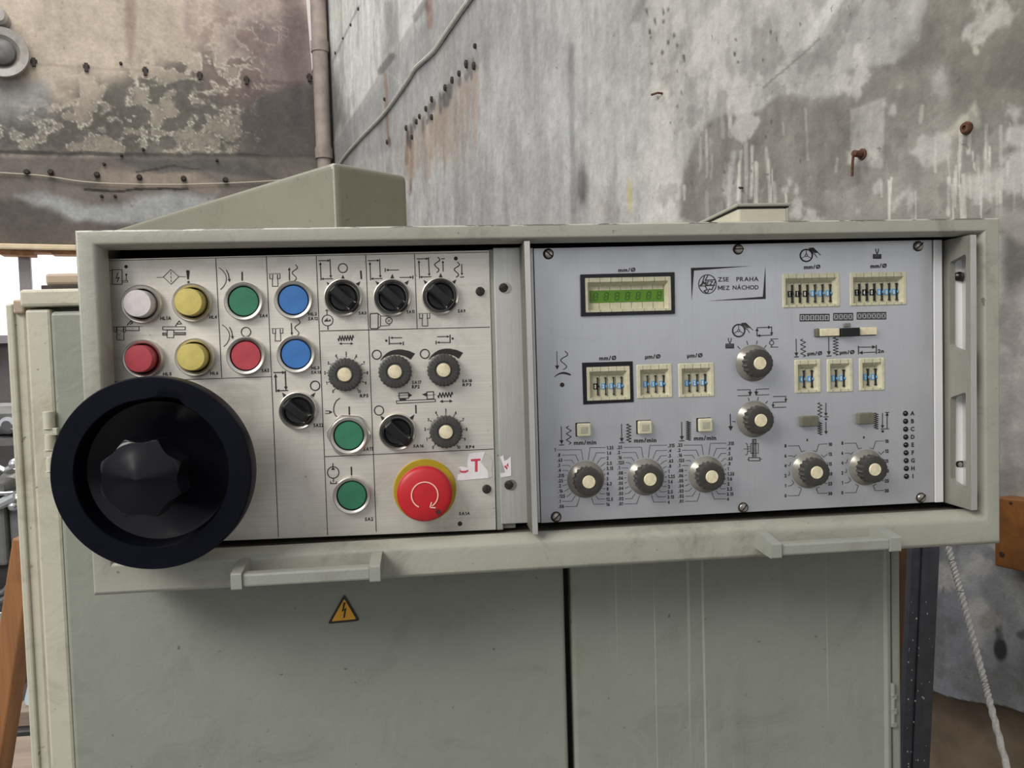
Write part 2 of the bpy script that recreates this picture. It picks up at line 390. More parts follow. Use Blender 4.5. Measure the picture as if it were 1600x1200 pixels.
# rust running from the broken row of bars
for i in range(46):
    t = random.random(); x0 = 634+t*112; y0 = 222-t*122+random.uniform(-12, 12); L = random.uniform(24, 120)*(0.7+0.5*t)
    S.line((x0, y0), (x0-L*0.02, y0+L), random.uniform(2.0, 5.5), random.choice([(142, 114, 88), (118, 88, 62), (158, 138, 116)]), random.uniform(0.3, 0.7), 6)
S.poly([(632, 215), (690, 150), (745, 95), (748, 150), (730, 250), (645, 262)], (160, 138, 116), 0.5, 18, 24)
for i in range(34):
    t = random.random(); x0 = 634+t*110; y0 = 220-t*118+random.uniform(-14, 10)
    S.blob(x0, y0, random.uniform(1.8, 3.4), random.uniform(4, 14), (48, 36, 28), 0.9, 0.5, 6)
S.line((602, 115), (606, 225), 3, (140, 108, 84), 0.75, 3); S.blob(606, 218, 3, 8, (80, 58, 46), 0.8)
S.line((672, -10), (672, 40), 8, (140, 102, 76), 0.7, 6); S.blob(671, 14, 4, 9, (100, 62, 44), 0.9)
S.line((608, 115), (640, 140), 2.5, (196, 194, 186), 0.5)
# shutter joint and smudges in the middle
S.line((892, 70), (897, 330), 6, (138, 139, 140), 0.8, 4); S.blob(893, 95, 6, 26, (110, 110, 110), 0.6, 0.6)
S.blob(910, 288, 9, 30, (64, 64, 64), 0.9, 0.6, 10); S.blob(863, 75, 14, 32, (138, 138, 140), 0.75, 0.6, 14); S.blob(784, 195, 10, 26, (140, 140, 140), 0.55, 0.6, 14)
S.blob(984, 306, 4, 26, (182, 168, 120), 0.85, 0.6, 5); S.blob(942, 322, 12, 8, (170, 160, 145), 0.5)
S.line((962, 232), (985, 280), 2.2, (190, 190, 186), 0.5, 3); S.poly([(985, 35), (993, 0), (1008, -20), (1010, 0), (998, 34)], (128, 126, 124), 0.7, 3, 6)
S.blob(770, 130, 110, 190, (166, 167, 168), 0.35, 0.8, 60); S.blob(850, 210, 60, 90, (190, 191, 192), 0.4, 0.8, 60)
# rough light plaster and the damp field under it
S.put(0.6*sstep(1000, 1030, X)*sstep(1075, 1045, X+S.wx*30), (190, 187, 178))
damp = [(1068, 350), (1064, 270), (1088, 205), (1115, 190), (1182, 178), (1225, 150), (1262, 150), (1320, 142), (1338, 98), (1400, 104), (1440, 70), (1462, -10), (1700, -60), (1720, 380)]
S.poly([(1020, 350), (1030, -60), (1500, -60), (1480, 0), (1320, 150), (1080, 210), (1060, 350)], (196, 194, 188), 0.7, 12, 30)
S.poly(damp, (134, 131, 122), 0.92, 5, 40)
S.poly([(1480, -30), (1700, -60), (1700, 160), (1500, 170), (1440, 80)], (134, 131, 120), 0.6, 40, 60)
S.poly([(1290, 260), (1470, 190), (1600, 200), (1600, 350), (1290, 350)], (160, 154, 148), 0.5, 30, 60)
S.line((1312, -6), (1266, 62), 14, (226, 225, 220), 0.9, 16); S.line((1268, 60), (1205, 125), 12, (220, 218, 212), 0.8, 18)
S.line((1282, 60), (1194, 138), 2.6, (98, 95, 88), 0.85, 14); S.line((1190, 132), (1140, 142), 2, (130, 128, 120), 0.6, 14)
S.poly([(1180, 100), (1330, 20), (1440, 20), (1340, 140), (1190, 160)], (182, 181, 176), 0.5, 20, 40)
S.poly([(1330, 170), (1382, 152), (1380, 225), (1380, 262), (1328, 256)], (184, 182, 177), 0.8, 3, 6); S.poly([(1323, 236), (1372, 234), (1368, 250), (1323, 256)], (202, 198, 188), 0.7, 3, 6)
S.poly([(1500, 185), (1524, 158), (1534, 196), (1500, 212), (1470, 216)], (192, 188, 172), 0.8, 5, 10)
S.blob(1470, 130, 14, 26, (178, 176, 170), 0.7, 0.7, 22); S.blob(1526, 82, 5, 6, (206, 200, 186), 0.8)
for i in range(84):
    x0 = random.choice([random.gauss(1520, 45), random.gauss(1150, 40), random.uniform(1090, 1600), random.gauss(1575, 30)]); y0 = random.uniform(150, 320) if x0 < 1450 else random.uniform(185, 300)
    S.line((x0, y0), (x0+random.uniform(-3, 3), y0+random.uniform(14, 90)), random.uniform(1.6, 4.5), (212, 208, 198), random.uniform(0.3, 0.8), 12)
S.line((1146, 240), (1140, 320), 6, (188, 187, 184), 0.6, 8); S.blob(1145, 300, 12, 30, (186, 184, 180), 0.4, 0.7, 12)
S.poly([(1560, 350), (1700, 350), (1700, 470), (1600, 450), (1556, 520)], (92, 90, 84), 0.85, 14, 34)
S.poly([(1556, 470), (1600, 440), (1700, 440), (1700, 780), (1556, 780)], (160, 154, 150), 0.8, 14, 30)
S.poly([(1556, 330), (1640, 330), (1640, 368), (1590, 385), (1556, 360)], (180, 175, 168), 0.6, 10, 24)
for i in range(30):
    S.blob(random.uniform(1010, 1260), random.uniform(10, 330), random.uniform(1, 2.4), random.uniform(1.5, 4), (92, 88, 80), 0.8, 0.4, 4)
for x, y in ((1036, 18), (1044, 16), (1036, 33), (1023, 33), (1053, 55), (1044, 66), (1015, 50), (1010, 18), (1068, 88), (1148, 85), (1035, 82)): S.blob(x, y, 2.2, 4, (78, 76, 72), 0.9, 0.4, 3)
S.blob(1040, 140, 14, 20, (198, 194, 182), 0.5, 0.5, 8)
# bare concrete below the console
S.poly([(1400, 800), (1760, 800), (1760, 1200), (1400, 1200)], (150, 152, 156), 0.9, 20, 10)
S.poly([(1500, 860), (1530, 860), (1540, 960), (1505, 940)], (196, 197, 200), 0.55, 12, 26); S.poly([(1460, 900), (1500, 900), (1510, 1100), (1462, 1100)], (164, 168, 178), 0.6, 20, 20)
S.poly([(1560, 890), (1640, 900), (1640, 990), (1575, 960)], (182, 182, 182), 0.5, 14, 40)
S.blob(1548, 972, 20, 17, (40, 40, 42), 0.95, 0.2, 14); S.blob(1561, 1014, 11, 18, (44, 44, 46), 0.95, 0.25, 16); S.blob(1560, 992, 6, 7, (80, 80, 80), 0.7)
S.blob(1600, 992, 12, 7, (70, 70, 72), 0.8, 0.3, 12); S.blob(1602, 1060, 16, 40, (104, 104, 100), 0.6, 0.6, 20)
n1 = fbm(U*22, Z*1.3, 31, 4); S.mod(n1, 0.80, 1.20); n2 = fbm(U*2.2, Z*2.2, 41, 6); S.mod(n2, 0.68, 1.32); n3 = fbm(U*14, Z*14, 43, 5); S.mod(n3, 0.80, 1.20)
sp = fbm(U*9, Z*9, 51, 6); S.put(0.6*sstep(0.58, 0.68, sp)*sstep(900, 1100, X), (208, 205, 198)); S.put(0.35*sstep(0.44, 0.36, sp)*sstep(900, 1100, X), (96, 93, 86)); S.put(0.4*sstep(0.60, 0.70, fbm(U*6, Z*2, 61, 5)), (140, 138, 134))
wr = place('wall_right', grid_mesh('wall_right', P, S.c, 'wall_stain')); struct(wr)
lipb = MB()
b0 = P[0]
v = [tuple(p) for p in b0]+[tuple(p+NW*0.08) for p in b0]; n = len(b0)
lipb.add(v, [(i, i+1, n+i+1, n+i) for i in range(n-1)])
build(lipb, 'slab_edge', ['floor'], wr)
M['footing'] = plain('brown_footing', (128, 112, 92), 0.9, 0, 0.32, 9, 0.4)
ft = MB(); a = PW*np.array([1, 1, 0])+DW*(-1.6); L = UC+1.6
ft.oriented(a+DW*L/2+NW*0.14+np.array([0, 0, 0.55]), DW*L/2, NW*0.1, (0, 0, 0.55)); struct(build(ft, 'trim_2', ['footing'], None, (0, 0, 0)))

fw = MB(); fw.box((-14, -7.3, 0), (6, -7.0, 1.25)); struct(build(fw, 'added_reflected_wall', ['floor'], None, (0, 0, 0)))  # unseen low wall, added behind the camera to darken the panels' lower reflections
# back wall: plaster above a strip window
zb1 = float(WB(60, 384)[2]); zb0 = float(WB(60, 392)[2]); zw1 = float(WB(60, 393)[2]); zw0 = float(WB(40, 527)[2])
def onback(s_, z, off=0.0): return CORNER-NW*s_-DW*off+np.array([0, 0, z])
sof = lambda px, py=300: float(-np.dot(WB(px, py)-CORNER, NW))
ss = np.concatenate([[0.0], [sof(px) for px in range(512, -140, -2)], [7, 9, 12]])
zz = np.concatenate([np.arange(zb1, 6.6, 0.015), [6.6]])
Sg, Z = np.meshgrid(ss, zz)
P = CORNER-Sg[..., None]*NW+np.stack([0*Z, 0*Z, Z], -1)
XY = proj(P); X, Y = XY[..., 0], XY[..., 1]; behind = ((P-CAM)@AF) < 0.3; X = np.where(behind, -900, X)
S = Stain(X, Y, Sg, Z, (190, 176, 160), 77)
S.put(sstep(230, 420, X)*(1-sstep(60, 160, Y))*0.7, (178, 160, 154))
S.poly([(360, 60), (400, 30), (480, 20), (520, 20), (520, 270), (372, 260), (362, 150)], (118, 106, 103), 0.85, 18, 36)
S.poly([(440, -40), (470, -40), (476, 120), (455, 210), (446, 120)], (110, 96, 92), 0.6, 8, 14); S.poly([(455, 130), (466, 130), (468, 200), (456, 200)], (84, 80, 78), 0.6, 5, 8)
S.poly([(196, -20), (214, -20), (212, 60), (204, 102), (197, 60)], (152, 134, 124), 0.8, 5, 8); S.poly([(287, -20), (304, -20), (300, 60), (290, 60)], (172, 152, 145), 0.7, 5, 10)
S.poly([(-140, 128), (70, 130), (80, 190), (60, 230), (-140, 240)], (160, 160, 158), 0.85, 14, 30)
S.poly([(-140, 215), (20, 205), (90, 175), (180, 130), (370, 100), (378, 245), (-140, 245)], (128, 122, 112), 0.85, 20, 44)
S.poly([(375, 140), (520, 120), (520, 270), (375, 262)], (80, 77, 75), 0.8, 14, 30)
crust = fbm(Sg*7.5, Z*9.5, 91, 6); fine = fbm(Sg*24, Z*26, 93, 4)
X2, Y2 = S.w(60)
band = sstep(-34, 20, polydist(X2, Y2, [(-140, 205), (50, 190), (150, 132), (300, 92), (380, 100), (380, 246), (-140, 238)]))
S.put(0.75*band*sstep(0.55, 0.42, crust), (92, 89, 83)); S.put(0.45*band*sstep(120, 235, Y)*sstep(0.4, 0.6, fine), (84, 82, 78))
rim = np.exp(-((crust-0.53)/0.022)**2)
S.put(0.8*band*rim*sstep(0.34, 0.5, fine), (216, 209, 192)); S.put(0.4*band*sstep(0.56, 0.62, crust), (176, 166, 148))
top_ = sstep(-24, 24, polydist(X2, Y2, [(310, 20), (400, 0), (450, 40), (390, 160), (330, 160)]))
S.put(0.55*top_*np.exp(-((crust-0.5)/0.03)**2), (206, 190, 178)); S.put(0.4*top_*sstep(0.5, 0.4, crust), (140, 118, 110))
S.line((-100, 237), (510, 247), 5, (58, 55, 52), 0.8, 10)
S.put(sstep(240, 250, Y)*0.92, (116, 109, 102)); S.poly([(160, 262), (230, 270), (275, 262), (330, 285), (340, 300), (150, 292)], (162, 148, 134), 0.8, 6, 16)
S.poly([(175, 246), (380, 250), (440, 280), (330, 270), (240, 268)], (92, 89, 86), 0.85, 5, 18)
S.line((215, 268), (270, 258), 2.6, (58, 52, 48), 0.8, 10); S.line((270, 259), (310, 266), 2, (70, 62, 56), 0.7, 8)
S.line((130, 296), (290, 297), 3, (52, 46, 42), 0.9, 12)
S.poly([(20, 308), (60, 306), (130, 325), (200, 312), (330, 304), (345, 345), (240, 352), (130, 352)], (172, 174, 174), 0.85, 8, 30)
S.poly([(-140, 318), (30, 312), (120, 345), (200, 352), (200, 420), (-140, 420)], (98, 90, 85), 0.9, 7, 20)
S.line((30, 99), (240, 112), 3, (168, 152, 142), 0.6, 4); S.line((385, 126), (470, 130), 4, (104, 88, 86), 0.7, 4)
for i in range(40): S.blob(random.uniform(0, 480), random.uniform(0, 330), random.uniform(1, 2.5), random.uniform(1, 2.5), (110, 98, 88), 0.6, 0.4, 4)
S.mod(fbm(Sg*2.6, Z*2.6, 95, 6), 0.72, 1.28); S.mod(fbm(Sg*12, Z*12, 98, 5), 0.82, 1.18); S.mod(fbm(Sg*14, Z*1.6, 96, 4), 0.92, 1.08)
wb = place('wall_back', grid_mesh('wall_back', P, S.c, 'back_stain')); struct(wb)
sw0, sw1 = sof(230), 9.0
lowm = MB()
lowm.oriented(onback(6, zw0/2, -0.15), NW*6, DW*0.15, (0, 0, zw0/2)); lowm.oriented(onback(sw0/2, (zw0+zb1)/2, -0.15), NW*sw0/2, DW*0.15, (0, 0, (zb1-zw0)/2))
M['lower_wall'] = plain('dark_dado', (110, 100, 102), 0.85, 0, 0.3, 3, 0.3)
struct(build(lowm, 'wall_back_lower', ['lower_wall'], None, (0, 0, 0)))
bm_ = MB(); bm_.oriented(onback((sw0+9)/2, (zb0+zb1)/2, 0.02), NW*(9-sw0)/2, DW*0.12, (0, 0, (zb1-zb0)/2))
struct(build(bm_, 'trim_1', ['cream'], None, (0, 0, 0), 0.01))
mr = MB(); x = sw0
rr = random.Random(3)
while x < 9:                     # ragged mortar under the lintel
    w_ = rr.uniform(0.05, 0.22); h_ = rr.uniform(0.025, 0.07)
    mr.oriented(onback(x+w_/2, zb0-h_/2+0.005, -0.02), NW*w_/2, DW*0.1, (0, 0, h_/2)); x += w_
struct(build(mr, 'trim_3', ['mortar'], None, (0, 0, 0)))
t = NT('daylit_pane'); t.color((0.9, 0.92, 0.95)); t.b.inputs['Emission Color'].default_value = (1, 0.99, 0.97, 1); t.b.inputs['Emission Strength'].default_value = 1.25; M['pane'] = t.m
win = bpy.data.objects.new('window_1', None); C.objects.link(win); win.location = onback(sw0, zw0); WL[win] = np.array(win.location); struct(win)
mull = [sof(38, 450)+k*1.05 for k in range(-1, 4)]
edges_ = [sw0]+[m for m in mull if m > sw0+0.1]+[9.0]
for a, b in zip(edges_[:-1], edges_[1:]):
    pn = MB(); pn.oriented(onback((a+b)/2, (zw0+zb0)/2, -0.14), NW*(b-a)/2, DW*0.004, (0, 0, (zb0-zw0)/2)); build(pn, 'pane', ['pane'], win, onback(a, zw0))
for m in edges_:
    pn = MB(); pn.oriented(onback(m, (zw0+zb0)/2, -0.11), NW*0.055, DW*0.04, (0, 0, (zb0-zw0)/2)); build(pn, 'mullion', ['sash'], win, onback(m, zw0), 0.008)
sl = MB(); sl.oriented(onback((sw0+9)/2, zw0-0.02, 0.0), NW*(9-sw0)/2, DW*0.16, (0, 0, 0.04)); build(sl, 'sill', ['sash'], win, onback(sw0, zw0))

# corner pipe, strip, cables, bolts on the walls
def polyW(f, pts, off): return [f(px, py, off) for px, py in pts]
pp = MB(); b0 = WB(506, 240, 0.12); t0 = WB(497, -60, 0.12); b0[:2] = t0[:2] = (CORNER-NW*0.118-DW*0.118)[:2]
pp.tube([b0*np.array([1, 1, 0])+np.array([0, 0, float(b0[2])]), t0+np.array([0, 0, 0.8])], 0.088, 0, 16)
pipe = build(pp, 'drain_pipe', ['pipe'], None, b0); tag(pipe, 'tall dusty pinkish pipe standing in the corner between both walls', 'pipe')
pf = MB()
for dz in (0.0, 1.2):
    pf = MB(); pf.tube([b0+np.array([0, 0, dz-0.06]), b0+np.array([0, 0, dz+0.06])], 0.1, 0, 16); build(pf, 'pipe_collar', ['pipe'], pipe, b0+np.array([0, 0, dz]))
lw = MB(); lw.tube([np.array([b0[0], b0[1], 0]), b0], 0.08, 0, 16); build(lw, 'lower_run', ['pipe'], pipe, b0)
stp = MB(); q = [WB(474, -60, 0.03), WB(489, -60, 0.03), WB(491, 95, 0.03), WB(488, 110, 0.03)]
stp.add(q+[p+DW*0.03 for p in q], [(0, 1, 2, 3), (7, 6, 5, 4), (0, 4, 5, 1), (1, 5, 6, 2), (2, 6, 7, 3), (3, 7, 4, 0)])
struct(build(stp, 'trim_4', ['white_strip'], None, q[3]))
def tubething(name, label, cat, pts, r, mat, n=8):
    m = MB(); m.tube(pts, r, 0, n); return tag(build(m, name, [mat], None, pts[-1]), label, cat)
def smooth(pts, k=6):
    pts = [np.asarray(p, float) for p in pts]; out = []
    for i in range(len(pts)-1):
        p0, p1, p2, p3 = pts[max(i-1, 0)], pts[i], pts[i+1], pts[min(i+2, len(pts)-1)]
        for j in range(k):
            t = j/k; out.append(0.5*(2*p1+(p2-p0)*t+(2*p0-5*p1+4*p2-p3)*t*t+(3*p1-p0-3*p2+p3)*t**3))
    return out+[pts[-1]]
cb = polyW(WW, [(790, -70), (735, -2), (700, 48), (678, 80), (650, 106), (636, 128), (600, 178), (560, 220), (536, 248), (520, 275)], 0.012)
tubething('cable', 'pale grey cable running diagonally down the right concrete wall', 'cable', smooth(cb), 0.016, 'cable')
wl = [WB(-150, 262, 0.03), WB(0, 270, 0.03), WB(70, 275, 0.03), WB(130, 284, 0.03), WB(210, 288, 0.03), WB(300, 288, 0.03), WB(420, 283, 0.03), WB(480, 275, 0.03)]
tubething('wire', 'thin pale wire strung along the back wall under the row of plugs', 'wire', smooth(wl, 5), 0.008, 'wire', 6)
bolt_m = MB(); bolt_m.lathe([(0.028, 0), (0.03, 0.05), (0.02, 0.07)], 0, 8); bme = bolt_m.mesh('anchor_plug', ['dark_iron'])
slot_m = MB(); slot_m.box((-0.028, -0.08, -0.07), (0.028, 0.01, 0.07)); slot_m.box((-0.05, -0.03, 0.0), (0.05, 0.01, 0.05)); sme = slot_m.mesh('wall_lug', ['dark_iron'])
for px, py in ((53, 98), (135, 106), (227, 112), (312, 119), (385, 126), (483, 122)):
    o = place('wall_lug', sme, wb, WB(px, py)); o.rotation_euler.z = -TH; o.scale = (0.6, 0.4, 0.6)
for px, py in ((43, 270), (80, 270), (152, 274), (218, 278), (287, 280), (352, 282), (339, 251), (190, 243), (163, 257), (159, 307), (180, 307), (224, 234), (189, 100)):
    o = place('anchor_plug', bme, wb, WB(px, py)); o.rotation_euler.z = -TH; o.scale = (1, 1, 1) if py in range(268, 284) else (0.55, 0.6, 0.55)
stub = MB(); stub.lathe([(0.012, -0.02), (0.013, 0.03), (0.008, 0.045)], 0, 7); stm = stub.mesh('bar_stub', ['dark_iron'])
for px, py, k in ((561, 14, 1), (549, 39, 1), (537, 60, .8), (525, 83, 1), (636, 200, 1.4), (645, 214, 1.2), (652, 190, 1.3), (657, 182, 1.2), (667, 170, 1.3), (676, 155, 1.3), (676, 183, 1.3), (697, 137, 1.4), (708, 125, 1.4), (719, 115, 1.2), (730, 100, 1.6), (742, 103, 1.5), (744, 72, 1), (606, 222, 1.2), (602, 155, 1)):
    o = place('bar_stub', stm, wr, WW(px, py)); o.rotation_euler.z = -TH-math.pi/2; o.scale = (k*0.7, 0.4, k*1.3)
hk = MB(); p = WW(1348, 241); hk.tube([p+NW*0.02, p-NW*0.012, p-NW*0.03], 0.0085, 0, 10)
hk.tube([p-NW*0.024, p-NW*0.031-np.array([0, 0, 0.004]), p-NW*0.032+DW*0.002-np.array([0, 0, 0.02]), p-NW*0.032+DW*0.004-np.array([0, 0, 0.056])], 0.0036, 0, 8)
hk.tube([p-NW*0.001, p-NW*0.004], 0.014, 0, 12)
tag(build(hk, 'hook', ['dark_rust'], None, p), 'rusty bent hook bolt sticking out of the pale patch of the wall', 'hook')
p = WW(1512, 200); bl = MB(); bl.lathe([(0.013, -0.004), (0.014, 0.006), (0.011, 0.011), (0.005, 0.012), (0.0045, 0.006)], 0, 12)
bo = tag(place('wall_bolt', bl.mesh('wall_bolt', ['dark_rust']), None, p), 'round rusty bolt head set in the whitish plaster high on the right', 'bolt'); bo.rotation_euler.z = -TH-math.pi/2
nl = MB(); p = WW(1035, 146); nl.tube([p+NW*0.01, p-NW*0.03+DW*0.03], 0.006, 0, 7); nl.lathe([(0.001, 0), (0.001, 0)], 0, 3)
nl = MB(); nl.tube([p+NW*0.01, p-NW*0.02, p-NW*0.03+DW*0.025], 0.004, 0, 7); tag(build(nl, 'nail', ['dark_rust'], None, p), 'short rusty nail in the wall straight above the maker plate', 'nail')
nl = MB(); p = WW(1160, 294); nl.tube([p+NW*0.01, p-NW*0.016+DW*-0.005, p-NW*0.024+DW*-0.022-np.array([0, 0, 0.006])], 0.003, 0, 7); tag(build(nl, 'nail', ['dark_iron'], None, p), 'thin dark nail in the wall just above the lidded box', 'nail')

# round bell on the back wall
p = WB(5, 87); be = thing('alarm_bell', 'round grey alarm bell mounted high on the back wall at far left', 'bell', p); be.rotation_euler.z = -TH
m = MB(); m.lathe([(0.12, 0), (0.225, 0.06), (0.25, 0.10), (0.245, 0.125), (0.17, 0.11), (0.13, 0.07)], 0, 40); place('gong', m.mesh('gong', ['bell']), be, p)
m = MB(); m.lathe([(0.13, 0.06), (0.125, 0.13), (0.09, 0.155), (0.03, 0.16)], 0, 32); place('hub', m.mesh('hub', ['bell_dark']), be, p)
m = MB(); m.lathe([(0.085, 0), (0.085, 0.14), (0.06, 0.17), (0.02, 0.17)], 0, 24, (0.0, 0.34)); place('terminal_box', m.mesh('terminal_box', ['bell']), be, p)
# ------------------------------------------------------------------ electrical cabinet under the console
YC = 0.06
def Pc(px, py, y=YC): return W(px, py, y)
ztop = float(Pc(100, 462)[2])
xL = float(Pc(100, 900)[0]); xR = float(Pc(1412, 1150)[0]); xd1 = float(Pc(881, 900)[0]); xd2 = float(Pc(891, 900)[0]); xRd = float(Pc(1394, 1000)[0])
cab = thing('electrical_cabinet', 'tall pale green-grey double-door electrical cabinet behind and below the console', 'cabinet', ((xL+xR)/2, 0.3, 0))
cb_ = (float((xL+xR)/2), 0.3, 0.0)
x45, x85, x17 = float(W(50, 700, 0.068)[0]), float(W(88, 700, 0.064)[0]), float(W(26, 700, 0.075)[0])
m = MB(); m.box((x45, YC+0.03, 0.12), (xR, 0.98, ztop-0.0)); build(m, 'body', ['cabinet'], cab, cb_, 0.004)
m = MB(); m.box((x45+0.03, YC+0.06, 0), (xR-0.03, 0.9, 0.12)); build(m, 'plinth', ['dark'], cab, cb_, 0.004)
def door(x0, x1, z0, z1, mat):
    m = MB(); m.box((x0, YC, z0), (x1, YC+0.028, z1)); o = build(m, 'door', [mat], cab, (x0, YC, z0), 0.004, seg=3)
    return o
d1 = door(xL, xd1, 0.14, ztop-0.015, 'cabinet'); d2 = door(xd2, xRd, 0.14, ztop-0.015, 'cabinet_drips')
m = MB(); m.box((xd1, YC+0.02, 0.14), (xd2, YC+0.032, ztop-0.02)); build(m, 'door_gap', ['dark'], cab, cb_)
m = MB(); m.box((xRd+0.002, YC+0.004, 0.13), (xR, YC+0.035, ztop)); build(m, 'frame_edge', ['cabinet'], cab, cb_, 0.003)
# stepped edges at the left, each at its own height
z1 = float(W(30, 471, 0.075)[2]); z2 = float(W(60, 452, 0.064)[2]); z3 = float(W(100, 470, YC)[2])
m = MB(); m.box((x17, 0.079, 0.1), (x45-0.0025, 0.9, z1)); build(m, 'side_panel', ['cabinet_side'], cab, cb_, 0.004)
xs = float(W(24.5, 700, 0.075)[0])
m = MB(); m.box((x17-0.004, 0.076, 0.1), (x17+0.0035, 0.09, z1-0.002)); build(m, 'side_edge', ['cabinet_side'], cab, cb_, 0.002)
m = MB(); m.box((x45+0.001, 0.066, 0.1), (xL-0.002, 0.1, z2-0.019)); build(m, 'frame_edge', ['cabinet_side'], cab, cb_, 0.003)
m = MB(); m.box((x45-0.0015, 0.062, z2-0.017), (xL+0.05, 0.4, z2)); build(m, 'corner_cap', ['cabinet_side'], cab, cb_, 0.003)
m = MB(); m.box((x17+0.004, 0.074, z1-0.012), (x45-0.003, 0.6, z1+0.002)); build(m, 'edge_cap', ['rusty_top'], cab, cb_, 0.002)
xt, zt0, zt1 = float(W(70, 440, 0.10)[0]), float(W(70, 446, 0.10)[2]), float(W(70, 427, 0.10)[2])
m = MB(); m.box((xt, 0.10, zt0), (xt+0.3, 0.2, zt1)); build(m, 'top_rail', ['rusty_top'], cab, cb_, 0.003)
m = MB(); m.box((xt-0.002, 0.095, zt0-0.006), (xt+0.3, 0.2, zt0)); build(m, 'rail_flange', ['dark_iron'], cab, cb_, 0.001)
m = MB(); m.box((x45+0.002, 0.09, ztop-0.003), (xR, 0.98, zt0-0.005)); build(m, 'roof_plate', ['cabinet_side'], cab, cb_, 0.003)
m = MB(); m.box((xt+0.006, 0.201, zt0-0.005), (xR-0.004, 0.97, zt1)); build(m, 'raised_roof', ['cabinet_side'], cab, cb_, 0.003)
# hinges: two leaves and three knuckles
def hinge(px0, px1, ys, y, mat='cabinet_side', r=None):
    x0, x1 = float(W(px0, ys[0], y)[0]), float(W(px1, ys[0], y)[0]); zt = float(W(px0, ys[0], y)[2]); zb = float(W(px0, ys[1], y)[2])
    h = bpy.data.objects.new('hinge', None); C.objects.link(h); h.parent = cab; WL[h] = np.array([x0, y, zb]); h.location = WL[h]-WL[cab]
    L = zt-zb; cx = (x0+x1)/2; R_ = r or (x1-x0)*0.45
    for a, b, k in ((0.74, 1.0, 1.0), (0.42, 0.66, 0.92), (0.10, 0.32, 0.88)):
        m = MB(); m.tube([(cx, y, zb+L*a), (cx, y, zb+L*b)], R_*k, 0, 14); build(m, 'knuckle', [mat], h, (cx, y, zb+L*a), 0.0006)
    m = MB(); m.tube([(cx, y, zb), (cx, y, zb+L*0.99)], R_*0.6, 0, 10); build(m, 'pin', ['steel'], h, (cx, y, zb))
    for a, b in ((0.64, 0.75), (0.30, 0.43), (0.0, 0.1)):
        m = MB(); m.box((x0+R_*0.2, y-R_*0.7, zb+L*a), (x1+R_*0.45, y+0.02, zb+L*b)); build(m, 'leaf', [mat], h, (x0, y, zb+L*a), 0.0006)
hinge(66, 86, (643, 747), 0.058)
hinge(1391, 1398.5, (1068, 1136), 0.060, 'cabinet')
# high-voltage sign
y = YC-0.0012
tri = [W(px, py, y) for px, py in ((538, 928.5), (512, 975), (562.5, 970))]; cen = sum(tri)/3
m = MB()
def rounded(pts, r, k=4):
    out = []; n = len(pts)
    for i in range(n):
        p, a, b = (np.asarray(pts[j], float) for j in (i, i-1, (i+1) % n)); va = (a-p)/np.linalg.norm(a-p); vb = (b-p)/np.linalg.norm(b-p)
        for j in range(k+1):
            t = j/k; out.append((1-t)**2*(p+va*r)+2*t*(1-t)*p+t*t*(p+vb*r))
    return out
xz = [(p[0], p[2]) for p in tri]
m.prism(rounded(xz, 0.003), y, YC+0.001, 0)
inn = [tuple(np.array((cen[0], cen[2]))+(np.array(q)-np.array((cen[0], cen[2])))*0.76) for q in xz]
m.prism(rounded(inn, 0.0015), y-0.0003, y, 1)
bo_ = [(537, 941), (534, 956), (538, 953.5), (536.5, 966), (539, 964.5), (541.5, 949), (537.5, 952), (540, 941.5)]
m.prism([(p[0], p[2]) for p in (W(a, b, y) for a, b in bo_)], y-0.0006, y-0.0003, 0)
o = build(m, 'warning_sign', ['ink', 'sign_yellow'], d1, cen); o['label'] = 'yellow triangular high-voltage sign with black border and lightning bolt'

# ------------------------------------------------------------------ console housing
YF = -0.033
outer = [W(119.5, 360, YF+0.008), W(1554.4, 342.4, YF+0.008), W(1556.4, 848, YF+0.008), W(151, 929, YF+0.008)]
X0 = (outer[0][0]+outer[3][0])/2; X1 = (outer[1][0]+outer[2][0])/2; Z1 = (outer[0][2]+outer[1][2])/2; Z0 = (outer[2][2]+outer[3][2])/2
inner = [W(158, 389, YF+0.006), W(1530, 366, YF+0.006), W(1529, 797.5, YF+0.004), W(184, 873, YF+0.004)]
IX0 = (inner[0][0]+inner[3][0])/2; IX1 = (inner[1][0]+inner[2][0])/2; IZ1 = (inner[0][2]+inner[1][2])/2; IZ0 = (inner[2][2]+inner[3][2])/2
print('frame', X0, X1, Z0, Z1, 'inner', IX0, IX1, IZ0, IZ1, [p[0] for p in outer], [p[2] for p in outer], [p[0] for p in inner], [p[2] for p in inner])
hb = (float((X0+X1)/2), 0.0, float(Z0))
con = thing('console_housing', 'wide green-grey painted console housing with rounded frame around both control panels', 'housing', hb)
m = MB()
OC = [(X0, Z0), (X1, Z0), (X1, Z1), (X0, Z1)]; IC = [(IX0, IZ0), (IX1, IZ0), (IX1, IZ1), (IX0, IZ1)]
prof = [(0, 0.058), (0, YF+0.007)]+[(0.16-0.16*math.cos(q), YF+0.007-0.007*math.sin(q)) for q in (0.25, 0.5, 0.75, 1.0, 1.25, 1.4, 1.571)]
prof += [(0.70+0.30*math.sin(q), YF+0.013-0.013*math.cos(q)) for q in (0, 0.2, 0.4, 0.6, 0.8, 1.0, 1.2, 1.4, 1.571)]+[(1.0, YF+0.019), (0.55, YF+0.020), (0.45, 0.05)]
v = []
for t, yy in prof:
    for k in range(4): v.append((OC[k][0]+(IC[k][0]-OC[k][0])*t, yy, OC[k][1]+(IC[k][1]-OC[k][1])*t))
f = [(i*4+k, i*4+(k+1) % 4, (i+1)*4+(k+1) % 4, (i+1)*4+k) for i in range(len(prof)-1) for k in range(4)]
m.add(v, f, 0, True)
